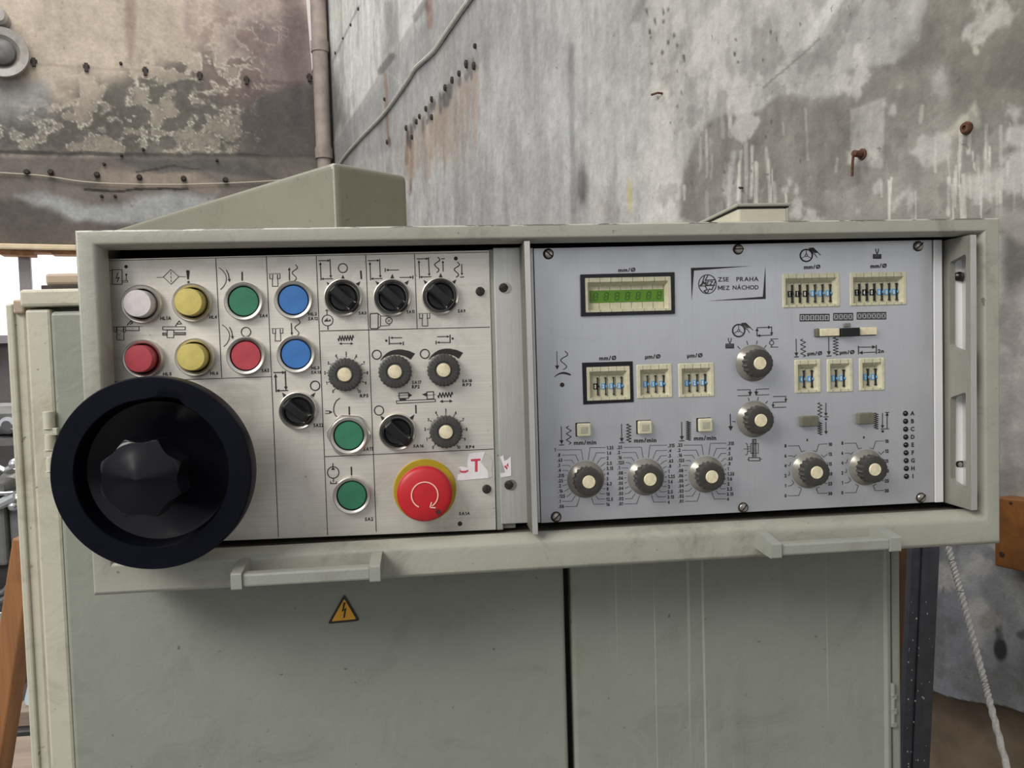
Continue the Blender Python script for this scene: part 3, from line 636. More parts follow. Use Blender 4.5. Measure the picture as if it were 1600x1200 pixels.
M['console_frame'] = paint('console_frame_paint', (160, 160, 147), chips=(Z1-Z0-0.0026, Z1-Z0-0.0012, X1-hb[0]-0.0018, X1-hb[0]-0.0006), rough=0.34, amt=0.7)
fr = build(m, 'frame', ['console_frame'], con, hb)
m = MB(); m.box((X0+0.004, 0.045, Z0+0.004), (X1-0.004, 0.0585, Z1-0.004)); build(m, 'back_plate', ['dark'], con, hb)
m = MB(); m.box((X0+0.02, YF+0.018, IZ0-0.008), (X1-0.02, 0.03, IZ0-0.0035)); build(m, 'lower_shelf', ['shelf'], con, hb)
m = MB(); m.box((IX1+0.0005, YF+0.016, IZ0), (IX1+0.003, 0.02, IZ1)); build(m, 'added_bounce_panel', ['alu_bar'], con, hb)  # pale panel added in the right-hand void to bounce light onto the flange
# two square-bar pull handles on the bottom rail
def pull(pl, pr, label):
    h = bpy.data.objects.new('pull_handle', None); C.objects.link(h); h.parent = con; yb = YF-0.036
    a = W(*pl['f'][0], yb); b = W(*pl['f'][1], yb); c = W(*pr['f'][0], yb); d = W(*pr['f'][1], yb)
    WL[h] = np.array([(a[0]+d[0])/2, YF, (a[2]+b[2])/2]); h.location = WL[h]-WL[con]; h['label'] = label
    z1_ = (a[2]+c[2])/2; z0_ = (b[2]+d[2])/2
    for (p, q), (bt, bb) in (((a, b), pl['b']), ((c, d), pr['b'])):
        t_ = W(*bt, YF); u_ = W(*bb, YF); m = MB(); x0, x1 = p[0], q[0]; cx = (x0+x1)/2; hw = (x1-x0)/2
        bz1 = min(t_[2], z1_+0.012); bz0 = z0_+0.001; ym = yb+0.012
        # sloping neck then a straight nose
        m.prism([(yb, z0_), (ym, z0_), (YF+0.002, bz0), (YF+0.002, bz1), (ym+0.004, z1_+0.002), (yb, z1_)], cx-hw, cx+hw, 0, plane='yz')
        build(m, 'post', ['edge_strip'], h, (cx, YF, bz0), 0.0012)
    m = MB(); m.box((b[0]-0.001, yb+0.002, z0_+0.0015), (c[0]+0.001, yb+0.014, z1_-0.0015)); build(m, 'grip_bar', ['edge_strip'], h, WL[h], 0.0018)
pull(dict(f=((359.7, 897), (378, 921)), b=((369.7, 873), (395, 905))), dict(f=((576.6, 884.5), (594.7, 910)), b=((580.6, 862), (607, 896))), 'left pull handle under the left panel')
pull(dict(f=((1205, 849), (1221.7, 872.5)), b=((1166.7, 829), (1190, 853))), dict(f=((1391.7, 840.5), (1408.3, 861.5)), b=((1352, 821.7), (1370, 836.7))), 'right pull handle under the right panel')
# rack divider and the right rack bracket
YB = YF-0.004
def vbar(pxl, pxr, ytop, ybot, y):
    return float((W(pxl[0], ytop, y)[0]+W(pxl[1], ybot, y)[0])/2), float((W(pxr[0], ytop, y)[0]+W(pxr[1], ybot, y)[0])/2), float(W(pxl[0], ytop, y)[2]), float(W(pxl[1], ybot, y)[2])
a, b, c, d = vbar((819.6, 830.6), (828.5, 839.5), 377, 835, YB)
m = MB(); m.box((a, YB, d), (b, 0.004, c)); build(m, 'divider_plate', ['dark_alu'], con, (a, 0, d), 0.0004)
m = MB(); m.box((a+0.0002, YB-0.0008, d), (b, YB+0.0003, c)); build(m, 'divider_edge', ['alu_bar'], con, (a, 0, d))
a, b, c, d = vbar((829.5, 840), (833.2, 843.6), 387.5, 817, 0.0)
m = MB(); m.box((a, 0.0005, d), (b, 0.02, c)); build(m, 'edge_strip', ['alu_bar'], con, (a, 0, d))
# inner right bracket, seen from its left face, with two cut-outs
xb = float((W(1515.5, 367, YB)[0]+W(1517.5, 797, YB)[0])/2); xb2 = float((W(1525, 367, YB)[0]+W(1526, 797, YB)[0])/2)
def yz(px, py): p = WX(px, py, xb); return (float(p[1]), float(p[2]))
zt, zb = float(W(1515.5, 367, YB)[2]), float(W(1517.5, 797, YB)[2])
o_ = [(YB, zb), (0.012, zb), (0.012, zt), (YB, zt)]
h1 = rounded([yz(1483.6, 410), yz(1509.3, 396.5), yz(1508.8, 551.5), yz(1484, 541)], 0.003); h2 = rounded([yz(1485, 621), yz(1509, 612.5), yz(1509.6, 766), yz(1484.5, 751)], 0.003)
h1 = [tuple(p) for p in h1]; h2 = [tuple(p) for p in h2]
m = MB(); m.prism(o_, xb, xb2, 0, (h1, h2), 'yz'); br = build(m, 'rack_bracket', ['bracket'], con, (xb, 0, zb)); br['label'] = 'dull aluminium bracket with two angled cut-outs'
m = MB(); m.box((xb+0.0002, YB-0.0006, zb), (xb2, YB+0.0004, zt)); build(m, 'bracket_edge', ['alu_bar'], con, (xb, 0, zb))
a, b, c, d = vbar((1475, 1474.5), (1530, 1530), 374, 786, -0.003)
m = MB(); m.box((xb2, -0.003, d), (IX1+0.002, -0.001, c)); build(m, 'mounting_flange', ['alu_flange'], con, (a, 0, d))
a, b, c, d = vbar((1458.5, 1460), (1471.5, 1473), 375, 785, 0.0)
m = MB(); m.box((a, -0.001, d), (b, 0.012, c)); build(m, 'side_strip', ['alu_flange'], con, (a, 0, d), 0.0005)
# filler strip between the two panels
a, b, c, d = vbar((764.5, 774.8), (771.5, 781.5), 390, 828, 0.002)
m = MB(); m.box((a, 0.001, d), (b+0.002, 0.02, c)); build(m, 'edge_strip', ['edge_strip'], con, (a, 0, d), 0.0006)
a, b, c, d = vbar((771.5, 781.5), (815.5, 824.5), 387.5, 818.5, 0.002)
m = MB(); m.box((a, 0.0, d), (b, 0.02, c)); fil = build(m, 'filler_strip', ['alu_bar'], con, (a, 0, d), 0.0006)
a2, b2, c2, d2 = vbar((775, 776), (806, 806), 810, 827, 0.004)
m = MB(); m.box((a2, 0.006, d2), (b2, 0.02, c2)); build(m, 'support_tab', ['edge_strip'], con, (a2, 0, d2), 0.0006)
# ------------------------------------------------------------------ printing: glyphs and line symbols
def make_glyphs(chars, bold):
    out = {}; tmp = []
    for ch in chars:
        cu = bpy.data.curves.new('glyph', 'FONT'); cu.body = ch; cu.resolution_u = 3; cu.offset = bold
        o = bpy.data.objects.new('glyph', cu); C.objects.link(o); tmp.append((ch, o, cu))
    dg = bpy.context.evaluated_depsgraph_get(); dg.update()
    for ch, o, cu in tmp:
        me = o.evaluated_get(dg).to_mesh(); vs = np.array([v.co[:2] for v in me.vertices]).reshape(-1, 2)
        out[ch] = (vs, [tuple(p.vertices) for p in me.polygons]); o.evaluated_get(dg).to_mesh_clear()
    for ch, o, cu in tmp: bpy.data.objects.remove(o); bpy.data.curves.remove(cu)
    return out
CH = 'ABCDEFGHILMNOPRSTXZÁØµmin/x0123456789.s'
G = make_glyphs(CH, 0.02); GB = make_glyphs(CH, 0.040); GL = make_glyphs('ZSEPRAHMNÁCOD', 0.014)
Mo = [(0, 0), (0.14, 0), (0.14, 0.48), (0.35, 0.13), (0.47, 0.13), (0.68, 0.48), (0.68, 0), (0.82, 0), (0.82, 0.73), (0.67, 0.73), (0.41, 0.29), (0.15, 0.73), (0, 0.73)]
GL['M'] = (np.array(Mo), [tuple(t) for t in tessellate_polygon([[Vector((x, y, 0)) for x, y in Mo]])])
for gg in (G, GB):            # give the figure one its flag
    v, f = gg['1']; x0, y1 = v[:, 0].min(), v[:, 1].max(); k = len(v)
    gg['1'] = (np.concatenate([v, [[x0+0.02, y1], [x0-0.16, y1-0.13], [x0-0.16, y1-0.25], [x0+0.02, y1-0.12]]]), f+[(k, k+1, k+2, k+3)])
def text_shape(s_, g, gap=0.10):
    x = 0; vs = []; fs = []; k = 0
    for ch in s_:
        if ch == ' ': x += 0.42; continue
        v, f = g[ch]; v = v-np.array([v[:, 0].min(), 0]); vs.append(v+np.array([x, 0])); fs += [tuple(i+k for i in q) for q in f]; k += len(v); x += v[:, 0].max()+gap
    return np.concatenate(vs), fs
YP = -0.0003
class Print:
    """flat print on a plate; coordinates are those of a close-up of the plate (origin, zoom)"""
    def __init__(s, plate, ox, oy, z, name='printed_symbol', mats=('ink',), y=YP):
        s.plate, s.ox, s.oy, s.z, s.name, s.mats, s.y = plate, ox, oy, z, name, mats, y; s.mb = MB(); s.k = 0
    def w(s, p): q = W(s.ox+p[0]/s.z, s.oy+p[1]/s.z, s.y); return np.array([q[0], q[2]])
    def quad(s, pts, m=0): s.k += 1; s.mb.add([(p[0], s.y-2.5e-6*(s.k % 24), p[1]) for p in pts], [tuple(range(len(pts)))], m)
    def L(s, wd_, *pts, closed=False, m=0):
        P = [s.w(p) for p in pts]; hw = 0.5*wd_/s.z*mpp(s.ox+pts[0][0]/s.z, s.oy+pts[0][1]/s.z)
        if closed: P.append(P[0])
        for i, (a, b) in enumerate(zip(P[:-1], P[1:])):
            d = b-a; n = np.linalg.norm(d)
            if n < 1e-7: continue
            d /= n; e = np.array([-d[1], d[0]])*hw; x = d*hw*0.9
            a_ = a-x if (i > 0 or closed) else a; b_ = b+x if (i < len(P)-2 or closed) else b
            s.quad([a_-e, b_-e, b_+e, a_+e], m)
        return s
    def A(s, wd_, a, b, h=20, both=False):           # arrow a -> b
        s.L(wd_, a, b); a = np.array(a, float); b = np.array(b, float)
        for p, q in ((a, b), (b, a)) if both else ((a, b),):
            d = (q-p)/np.linalg.norm(q-p); e = np.array([-d[1], d[0]]); q2 = q+d*h*0.25
            s.F(q2, q2-d*h+e*h*0.5, q2-d*h-e*h*0.5)
        return s
    def F(s, *pts, m=0):
        P = [s.w(p) for p in pts]; tr = tessellate_polygon([[Vector((p[0], p[1], 0)) for p in P]])
        s.k += 1; s.mb.add([(p[0], s.y-2.5e-6*(s.k % 24), p[1]) for p in P], [tuple(t) for t in tr], m); return s
    def C(s, wd_, cx, cy, r, a0=0, a1=360, ry=None, n=28, m=0):
        ry = ry or r; full = a1-a0 >= 360
        pts = [(cx+r*math.cos(math.radians(a0+(a1-a0)*i/n)), cy-ry*math.sin(math.radians(a0+(a1-a0)*i/n))) for i in range(n if full else n+1)]
        return s.L(wd_, *pts, closed=full, m=m)
    def D(s, cx, cy, r, m=0): return s.F(*[(cx+r*math.cos(k*math.pi/6), cy+r*math.sin(k*math.pi/6)) for k in range(12)], m=m)
    def R(s, wd_, x0, y0, x1, y1, sl=0.0): return s.L(wd_, (x0, y0), (x1, y0+sl*(x1-x0)), (x1, y1+sl*(x1-x0)), (x0, y1), closed=True)
    def ZZ(s, wd_, a, b, n, amp):
        a = np.array(a, float); b = np.array(b, float); d = b-a; e = np.array([-d[1], d[0]])/np.linalg.norm(d)*amp
        pts = [a]+[a+d*(i+0.5)/(2*n)+e*(1 if i % 2 == 0 else -1) for i in range(2*n)]+[b]
        return s.L(wd_, *pts)
    def WV(s, wd_, a, b, n, amp):
        a = np.array(a, float); b = np.array(b, float); d = b-a; e = np.array([-d[1], d[0]])/np.linalg.norm(d)*amp
        return s.L(wd_, *[a+d*i/(12*n)+e*math.sin(2*math.pi*i/12)*-1 for i in range(int(12*n)+1)])
    def loop(s, x, y, k=1.0):
        q = lambda a, b: (x+a*k, y+b*k)
        s.A(7, q(0, 0), q(95, -2), 22); s.A(8, q(100, -15), q(107, 142), 24); s.A(7, q(125, 152), q(30, 154), 22); return s.A(8, q(24, 166), q(18, 16), 24)
    def T(s, str_, x0, x1, y0, y1, bold=True, sl=-0.03, m=0, hmax=None):
        """lettering fitted to the box x0..x1, y0 (cap top)..y1 (baseline)"""
        v, f = text_shape(str_, GL if bold == 'logo' else GB if bold else G); w_ = v[:, 0].max(); ht = hmax or 0.73
        o = []
        for x, y in v:
            px = x0+(x1-x0)*x/w_; o.append((px, y1+sl*(px-(x0+x1)/2)-(y1-y0)*y/ht))
        P = [s.w(p) for p in o]; s.mb.add([(p[0], s.y, p[1]) for p in P], f, m); return s
    def N(s, str_, x, y, h, align='c', asp=0.78):
        """number of cap height h centred on y"""
        v, f = text_shape(str_, GB); w_ = v[:, 0].max()*h/0.73*asp
        x0 = x-w_/2 if align == 'c' else (x-w_ if align == 'r' else x)
        return s.T(str_, x0, x0+w_, y-h/2, y+h/2)
    def done(s, label=None):
        v = np.array(s.mb.v); c = (v.min(0)+v.max(0))/2
        o = build(s.mb, s.name, list(s.mats), s.plate, c)
        if label: o['label'] = label
        return o

# ------------------------------------------------------------------ left control panel
def plate(name, corners, mat, parent, loc, depth=0.012, bev=0.0008):
    m = MB(); P = [W(*c, 0.0) for c in corners]; m.prism([(p[0], p[2]) for p in P], 0.0, depth); return build(m, name, [mat], parent, loc, bev)
lp0 = W(470, 845, 0.0); lp = thing('control_panel', 'worn brushed-metal control panel with coloured push buttons and black selector switches', 'control panel', lp0)
pl = plate('front_plate', ((165.6, 405), (763.8, 391), (775, 827.5), (178.5, 852)), 'alu_left', lp, lp0)
m = MB(); m.box((float(W(178, 850)[0])-0.003, 0.012, float(W(178, 856)[2])), (float(W(770, 830)[0])-0.004, 0.03, float(W(600, 402)[2]))); build(m, 'backing_tray', ['bezel'], lp, lp0)
def P1(name='printed_symbol'): return Print(pl, 150, 380, 5.4556, name)
def P2(name='printed_symbol'): return Print(pl, 400, 380, 5.455, name)
def P3(name='printed_symbol'): return Print(pl, 560, 380, 5.4536, name)
def P4(name='printed_symbol'): return Print(pl, 400, 560, 4.14, name)
def P5(name='printed_symbol'): return Print(pl, 570, 590, 4.614, name)
g = Print(pl, 0, 0, 1, 'printed_grid')
for a, b in (((337, 403), (346.3, 590)), ((416, 400.5), (435, 839)), ((494, 399), (511.8, 836)), ((571.4, 398), (587.9, 831)), ((647.6, 397), (651.7, 514)), ((499.9, 517.1), (765.4, 511.1)), ((172.9, 597), (424.2, 588.5)), ((507.5, 713.6), (771, 701.6))): g.L(1.1, a, b)
g.L(0.8, (166, 407.5), (420, 401), (763, 394)); g.done()
s = P1(); s.R(6, 138, 225, 222, 350).L(4, (112, 232), (138, 232)).L(7, (188, 250), (172, 300), (196, 292), (180, 332)).D(256, 200, 15).L(6, (258, 270), (258, 318)).D(258, 268, 9).R(5, 224, 318, 270, 332).done()
s = P1(); s.L(5, (637, 225), (705, 285), (640, 350), (573, 288), closed=True).L(4, (515, 292), (573, 290)).L(4, (705, 285), (765, 285)).L(5, (637, 245), (638, 268)).L(5, (638, 280), (639, 300)).L(5, (639, 310), (640, 330))
s.F((768, 235), (782, 228), (798, 235), (791, 308), (777, 308)).D(788, 331, 10).done()
for dx, dy in ((0, 0), (27, 487)):
    s = P1(); s.L(6, (1048+dx, 208+dy), (1080+dx, 232+dy), (1104+dx, 266+dy), (1112+dx, 300+dy), (1106+dx, 335+dy), (1088+dx, 368+dy), (1060+dx, 395+dy)); s.L(8, (1110+dx, 228+dy), (1128+dx, 262+dy), (1134+dx, 300+dy)); s.A(8, (1133+dx, 290+dy), (1137+dx, 325+dy), 26)
    (s.L(12, (1245, 243), (1246, 320)) if dy == 0 else s.C(8, 1278, 757, 40)).done()
s = P1(); s.L(4, (140, 714), (398, 709)).R(5, 155, 715, 172, 758).R(6, 178, 715, 238, 825).R(5, 234, 713, 252, 758).R(6, 252, 711, 366, 745).L(8, (264, 702), (278, 684), (296, 664), (312, 678), (288, 692))
for i in range(14): s.D(185+random.random()*46, 725+random.random()*94, 3.5)
s.done()
s = P1(); s.R(6, 568, 713, 760, 738).R(6, 605, 740, 662, 805).R(5, 568, 764, 605, 785).R(5, 662, 760, 762, 782).L(7, (676, 708), (690, 685), (708, 662), (728, 687), (690, 690))
for i in range(9): s.L(5, (672+i*10, 764), (676+i*10, 780))
for i in range(3): s.L(5, (573+i*11, 767), (577+i*11, 783))
s.done()
def tool(s, x, y, k=1.0):
    q = lambda a, b: (x+a*k, y+b*k)
    s.L(4*k, q(-5, 0), q(98, -3)).L(6*k, q(5, 3), q(5, 40), q(28, 42), q(27, 105), q(75, 105), q(72, 40), q(92, 38), q(92, 2)); s.L(7*k, q(30, 4), q(30, 42)); return s.L(7*k, q(70, 3), q(70, 42))
tool(P2(), 112, 262).A(9, (285, 318), (283, 212), 24).WV(7, (335, 183), (322, 322), 1.5, 20).done()
tool(P2(), 136, 728).A(9, (300, 680), (305, 780), 24).WV(7, (358, 650), (343, 790), 1.5, 20).done()
s = P2(); s.loop(530, 150).C(8, 740, 212, 38).L(14, (893, 233), (898, 306)).F((740, 268), (724, 306), (757, 303)).F((600, 328), (640, 348), (614, 364)).F((890, 325), (848, 345), (877, 363)); s.done()
s = P2(); s.C(7, 609, 658, 46).L(7, (605, 612), (604, 570)).L(9, (612, 705), (613, 738)).L(6, (590, 578), (604, 566), (618, 578)).F((582, 662), (600, 640), (602, 664)).F((607, 630), (614, 664), (602, 664)).F((617, 662), (632, 642), (634, 664)).L(6, (580, 666), (637, 662)); s.done()
P2().ZZ(9, (698, 812), (832, 806), 6, 20).A(6, (712, 856), (824, 855), 24, True).done()
def dial(Pf, cx, cy, r_, rn, h, nm='printed_scale'):
    s = Pf(nm)
    for k in range(11):
        a = math.radians(90+(5-k)*28.4); c_, s_ = math.cos(a), math.sin(a)
        s.L(h*0.22, (cx+r_*c_, cy-r_*s_), (cx+(r_+h*0.85)*c_, cy-(r_+h*0.85)*s_)); s.N(str(k), cx+rn*c_, cy-rn*s_, h)
    s.done()
dial(P4, 583, 104, 112, 138, 20); dial(P5, 584, 384, 119, 150, 22)
s = P3(); s.loop(80, 149).A(7, (345, 228), (240, 229), 22).L(8, (228, 212), (228, 245)).A(7, (350, 292), (455, 290), 22).L(9, (464, 275), (464, 304)).F((289, 260), (272, 300), (305, 298)).F((143, 320), (184, 340), (160, 358)).F((431, 315), (392, 336), (416, 356)); s.done()
s = P3(); s.L(8, (104, 600), (160, 597), (168, 605), (168, 720), (160, 728), (108, 728), (100, 720), (100, 606), closed=True).L(6, (168, 598), (188, 618), (188, 706), (168, 727)).L(5, (188, 620), (266, 622)).L(5, (190, 705), (265, 700), (265, 684)).C(7, 260, 660, 27).L(4, (246, 648), (274, 672)).L(4, (274, 648), (246, 672)); s.done()
s = P3(); s.loop(497, 134).WV(8, (675, 118), (665, 250), 1.5, 20).A(8, (722, 242), (720, 152), 22).L(8, (705, 133), (736, 132)).D(830, 130, 17).WV(8, (842, 160), (832, 290), 1.5, 20).A(8, (880, 178), (882, 270), 22).L(8, (866, 289), (900, 287)).F((700, 252), (684, 293), (718, 290)).F((553, 312), (592, 332), (568, 350)).F((835, 308), (796, 328), (822, 347)); s.done()
tool(P3(), 516, 600).done()
for dx, dy, fl_ in ((0, 0, 0), (410, -7, 1)):
    s = P3()
    if not fl_: s.D(237, 830, 10).L(9, (262, 795), (262, 866)).A(7, (372, 805), (276, 806), 22).A(7, (265, 856), (370, 853), 22).L(9, (382, 838), (382, 869))
    else: s.A(7, (670, 797), (770, 795), 22).L(9, (781, 780), (781, 851)).A(7, (781, 846), (674, 846), 22).L(9, (662, 831), (662, 861)).D(803, 812, 10)
    s.C(9, 156+dx, 950+dy, 38); s.done()
    s = P3(); a_ = [(185, 1000), (210, 965), (240, 938), (270, 920), (300, 910), (335, 905), (370, 905), (430, 917), (482, 940)]; b_ = [(446, 992), (400, 965), (370, 956), (340, 951), (310, 950), (280, 953), (250, 962), (220, 976), (192, 999)]
    pts = [(x+dx, y+dy) for x, y in a_+b_]; n = len(a_)
    for i in range(n-1): s.F(pts[i], pts[i+1], pts[2*n-2-i], pts[2*n-1-i])
    s.done()
s = P4(); s.loop(112, 92, 0.76).C(7, 382, 177, 30).F((168, 220), (202, 240), (178, 254)).F((384, 220), (352, 238), (372, 252)); s.done()
s = P4(); s.L(6, (542, 257), (520, 274), (508, 296), (502, 320), (503, 345), (513, 368), (537, 387)).L(5, (447, 340), (475, 340)).L(5, (447, 356), (475, 356)).F((473, 336), (496, 347), (473, 359)).L(9, (602, 311), (604, 366)); s.done()
s = P4(); s.L(6, (497, 678), (498, 718)).C(6, 499, 738, 37).F((484, 722), (498, 703), (512, 721)).L(6, (500, 776), (501, 800)).L(6, (482, 796), (483, 810), (521, 809), (520, 795)).L(9, (616, 701), (618, 758)); s.done()
s = P5(); s.L(5, (227, 168), (508, 156), (510, 173), (230, 187), closed=True).L(6, (247, 112), (314, 108), (316, 148), (248, 151), closed=True).L(3, (232, 131), (318, 128)).F((250, 150), (300, 148), (296, 165), (250, 166)).F((316, 111), (342, 127), (316, 143)).F((412, 122), (445, 108), (445, 136)).L(6, (447, 103), (495, 101), (497, 153), (449, 155), closed=True).L(3, (447, 128), (515, 122)).ZZ(8, (525, 128), (634, 122), 5, 16).A(6, (545, 172), (628, 169), 24, True); s.done()
s = P5(); s.C(7, 102, 237, 33).L(10, (367, 197), (369, 258)).F((113, 275), (150, 292), (124, 311)).F((358, 265), (322, 288), (346, 304)); s.done()
for Pf, t, x0, x1, y0, y1 in ((P1, 'HL1A', 548, 640, 624, 654), (P1, 'HL4', 965, 1030, 615, 643), (P1, 'SA4', 1395, 1462, 604, 632), (P1, 'HL5', 570, 643, 1100, 1127), (P1, 'HL6', 973, 1043, 1094, 1120), (P1, 'SA5', 1412, 1476, 1070, 1098),
        (P2, 'HL2', 447, 520, 590, 616), (P2, 'SA12', 445, 528, 628, 656), (P2, 'HL3', 472, 540, 1050, 1075), (P2, 'SA13', 470, 553, 1088, 1112), (P2, 'SA3', 875, 940, 582, 607), (P3, 'SA15', 412, 480, 570, 596), (P3, 'SA9', 848, 912, 563, 589), (P3, 'SA17', 457, 537, 1172, 1199), (P3, 'SA18', 885, 967, 1160, 1185),
        (P5, 'RP2', 340, 395, 53, 77), (P5, 'RP3', 705, 768, 40, 62), (P4, 'RP5', 672, 727, 230, 252), (P4, 'SA22', 372, 435, 420, 443), (P4, 'SA11', 695, 755, 573, 597), (P4, 'SA2', 705, 758, 1028, 1050), (P5, 'SA16', 350, 425, 482, 503), (P5, 'RP4', 728, 790, 488, 510), (P5, 'SA1A', 680, 759, 967, 990)):
    Pf('printed_lettering').T(t, x0, x1, y0, y1).done()

# shared shapes of the push buttons, lamps, selectors and potentiometers (all real size, metres)
m = MB(); m.lathe([(0.0176, -0.001), (0.0176, 0.0048), (0.0173, 0.0060), (0.0168, 0.0064), (0.0162, 0.0063), (0.0145, 0.0057), (0.0141, 0.0052), (0.0139, 0.0006)], 0, 56, cap=True)
bez = m.mesh('bezel', ['chrome'])
bez.materials.append(M['dark']); bez.polygons[len(bez.polygons)-1].material_index = 1
m = MB(); m.lathe([(0.0130, 0.0005), (0.0130, 0.0042), (0.0126, 0.0048), (0.0060, 0.0044), (0.0005, 0.0043)], 0, 48)
def capmesh(kind, col):
    m = MB()
    if kind == 'flush': m.lathe([(0.0131, 0.0002), (0.0131, 0.0042), (0.0128, 0.0046), (0.0090, 0.0046), (0.0004, 0.0046)], 0, 48)
    else: m.lathe([(0.0124, 0.0005), (0.0122, 0.0150), (0.0117, 0.0158), (0.0080, 0.0161), (0.0004, 0.0162)], 0, 48)
    return m.mesh(kind+'_cap', ['cap_'+col])
CAPS = {}
def button(px, py, kind, col, label, parent=lp):
    px += (665-px)*0.0085; py += (548-py)*0.0085
    p = W(px, py, 0.0); b = place('push_button' if kind == 'flush' else 'indicator_lamp', bez, parent, p)
    if (kind, col) not in CAPS: CAPS[kind, col] = capmesh(kind, col)
    c = place('button_cap' if kind == 'flush' else 'lamp_lens', CAPS[kind, col], b, p); b['label'] = label; return b
button(220.4, 475, 'lens', 'white', 'round white indicator lamp, top left of the panel'); button(299.3, 472.8, 'lens', 'yellow', 'upper yellow indicator lamp, below the exclamation mark')
button(222.4, 560.5, 'lens', 'red', 'red indicator lamp just above the black handwheel'); button(303.4, 558, 'lens', 'yellow', 'lower yellow indicator lamp above the handwheel')
button(380, 470.7, 'flush', 'green', 'green push button in the top row'); button(383.4, 555.8, 'flush', 'red', 'flat red push button below the green one')
button(458, 468.4, 'flush', 'blue', 'upper blue push button'); button(462, 553.4, 'flush', 'blue', 'lower blue push button')
b11 = button(544.7, 680.8, 'flush', 'green', 'green push button in a hexagonal steel nut'); button(549.5, 774.8, 'flush', 'green', 'green push button at the bottom of the panel')
hexr = lambda r, q, i: min(r*math.cos(math.pi/6)/math.cos((q+0.09) % (math.pi/3)-math.pi/6), r*0.945)
m = MB(); m.lathe([(0.0214, -0.0005), (0.0214, 0.0026), (0.0204, 0.0036), (0.0176, 0.0038)], 0, 96, rfun=hexr, cap=False)
hx = place('hex_nut', m.mesh('hex_nut', ['chrome']), b11, WL[b11])
# selector: dished black rotor with a raised grip bar
def selmesh():
    m = MB(); m.lathe([(0.0132, 0.0005), (0.0132, 0.0060), (0.0126, 0.0066), (0.0110, 0.0052), (0.0003, 0.0040)], 0, 48)
    return m.mesh('rotor', ['black'])
sel_r = selmesh()
m = MB(); L, wB, wT, h = 0.0128, 0.0058, 0.0040, 0.0185
m.hexa([(-L, -0.003, -wB), (L, -0.003, -wB), (L, -0.003, wB), (-L, -0.003, wB), (-L*0.9, -h, -wT), (L*0.9, -h, -wT), (L*0.9, -h, wT), (-L*0.9, -h, wT)]); sel_g = m.mesh('grip', ['black'])
m = MB(); m.box((-L*0.86, -h-0.0003, -0.0004), (L*0.86, -h+0.0002, 0.0004)); sel_m = m.mesh('pointer_line', ['knob'])
m = MB(); m.lathe([(0.0176, -0.001), (0.0176, 0.0044), (0.0172, 0.0056), (0.0166, 0.0058), (0.0161, 0.0055), (0.0142, 0.0040), (0.0140, 0.0034), (0.0137, 0.0006)], 0, 56); sel_b = m.mesh('selector_bezel', ['chrome'])
def selector(px, py, label, ang=43):
    px += (665-px)*0.007; py += (548-py)*0.007
    p = W(px, py, 0.0); b = place('selector_switch', sel_b, lp, p); b['label'] = label
    r = place('rotor', sel_r, b, p); q = place('grip_bar', sel_g, b, p, 0.0012, 3); q.rotation_euler.y = math.radians(ang); return b
selector(536, 464.8, 'leftmost of the three black selector switches in the top row'); selector(612.8, 464.6, 'middle one of the three black selector switches in the top row'); selector(688.2, 462.6, 'rightmost of the three black selector switches in the top row')
selector(465.2, 641.8, 'lone black selector switch below the lower blue button', 40); selector(620.9, 675, 'black selector switch left of the bottom numbered dial', 45)
# potentiometer knobs
N_ = 24
def scallop(r, a, i, lo=0.955): return r*(lo+(1-lo)*(0.5+0.5*math.cos(N_*a)))
m = MB()
pr = [(0.0150, 0.0006), (0.0158, 0.002), (0.0158, 0.0085), (0.0150, 0.0105), (0.0138, 0.0112), (0.0085, 0.0112), (0.0082, 0.0104), (0.0068, 0.0104)]
m.lathe(pr, 0, 120, rfun=lambda r, a, i: scallop(r, a, i, 0.94) if i in (0, 1, 2) else (scallop(r, a, i, 0.975) if i == 3 else r)); potm = m.mesh('knob_body', ['pot'])
m = MB(); m.lathe([(0.0066, 0.009), (0.0066, 0.0112), (0.0060, 0.0122), (0.0030, 0.0126), (0.0003, 0.0127)], 0, 32); potc = m.mesh('knob_cap', ['ivory'])
def pot(px, py, label):
    p = W(px, py, 0); b = place('rotary_knob', potm, lp, p); b['label'] = label; place('knob_cap', potc, b, p)
pot(540.6, 585, 'left charcoal knob with numbered scale'); pot(618, 580.6, 'left one of the two charcoal knobs with a black wedge scale'); pot(693, 578, 'right one of the two charcoal knobs with a black wedge scale'); pot(696.6, 673.4, 'lower charcoal knob with numbered scale')
# emergency stop
p = W(664, 765.5, 0.0); R_ = mpp(664, 765)
m = MB(); m.lathe([(49*R_, -0.0005), (49*R_, 0.0018), (48*R_, 0.0026), (20*R_, 0.0028)], 0, 64); es = build(m, 'emergency_stop', ['stop_yellow'], lp, p, world=False); es['label'] = 'red mushroom emergency stop on a yellow disc'
r = 0.0256
m = MB(); m.lathe([(0.012, 0.002), (0.012, 0.012), (0.021, 0.0135), (r, 0.0155), (r, 0.0215), (r*0.985, 0.0232), (r*0.94, 0.0246), (r*0.85, 0.0256), (r*0.6, 0.0268), (r*0.3, 0.0274), (0.0004, 0.0276)], 0, 64); build(m, 'mushroom_head', ['stop_red'], es, p, world=False)
m = MB(); ra = 0.0121; zf = 0.02785
pts = [(ra*math.cos(math.radians(242-k*7.5)), ra*math.sin(math.radians(242-k*7.5))) for k in range(41)]
for (x0, z0), (x1, z1) in zip(pts[:-1], pts[1:]):
    m.add([(x0*0.955, -zf, z0*0.955), (x1*0.955, -zf, z1*0.955), (x1*1.045, -zf, z1*1.045), (x0*1.045, -zf, z0*1.045)], [(0, 1, 2, 3)])
a = math.radians(-58); e = np.array([math.cos(a), math.sin(a)]); tt = np.array([math.sin(a), -math.cos(a)]); q = e*ra; tip = q+tt*0.0022
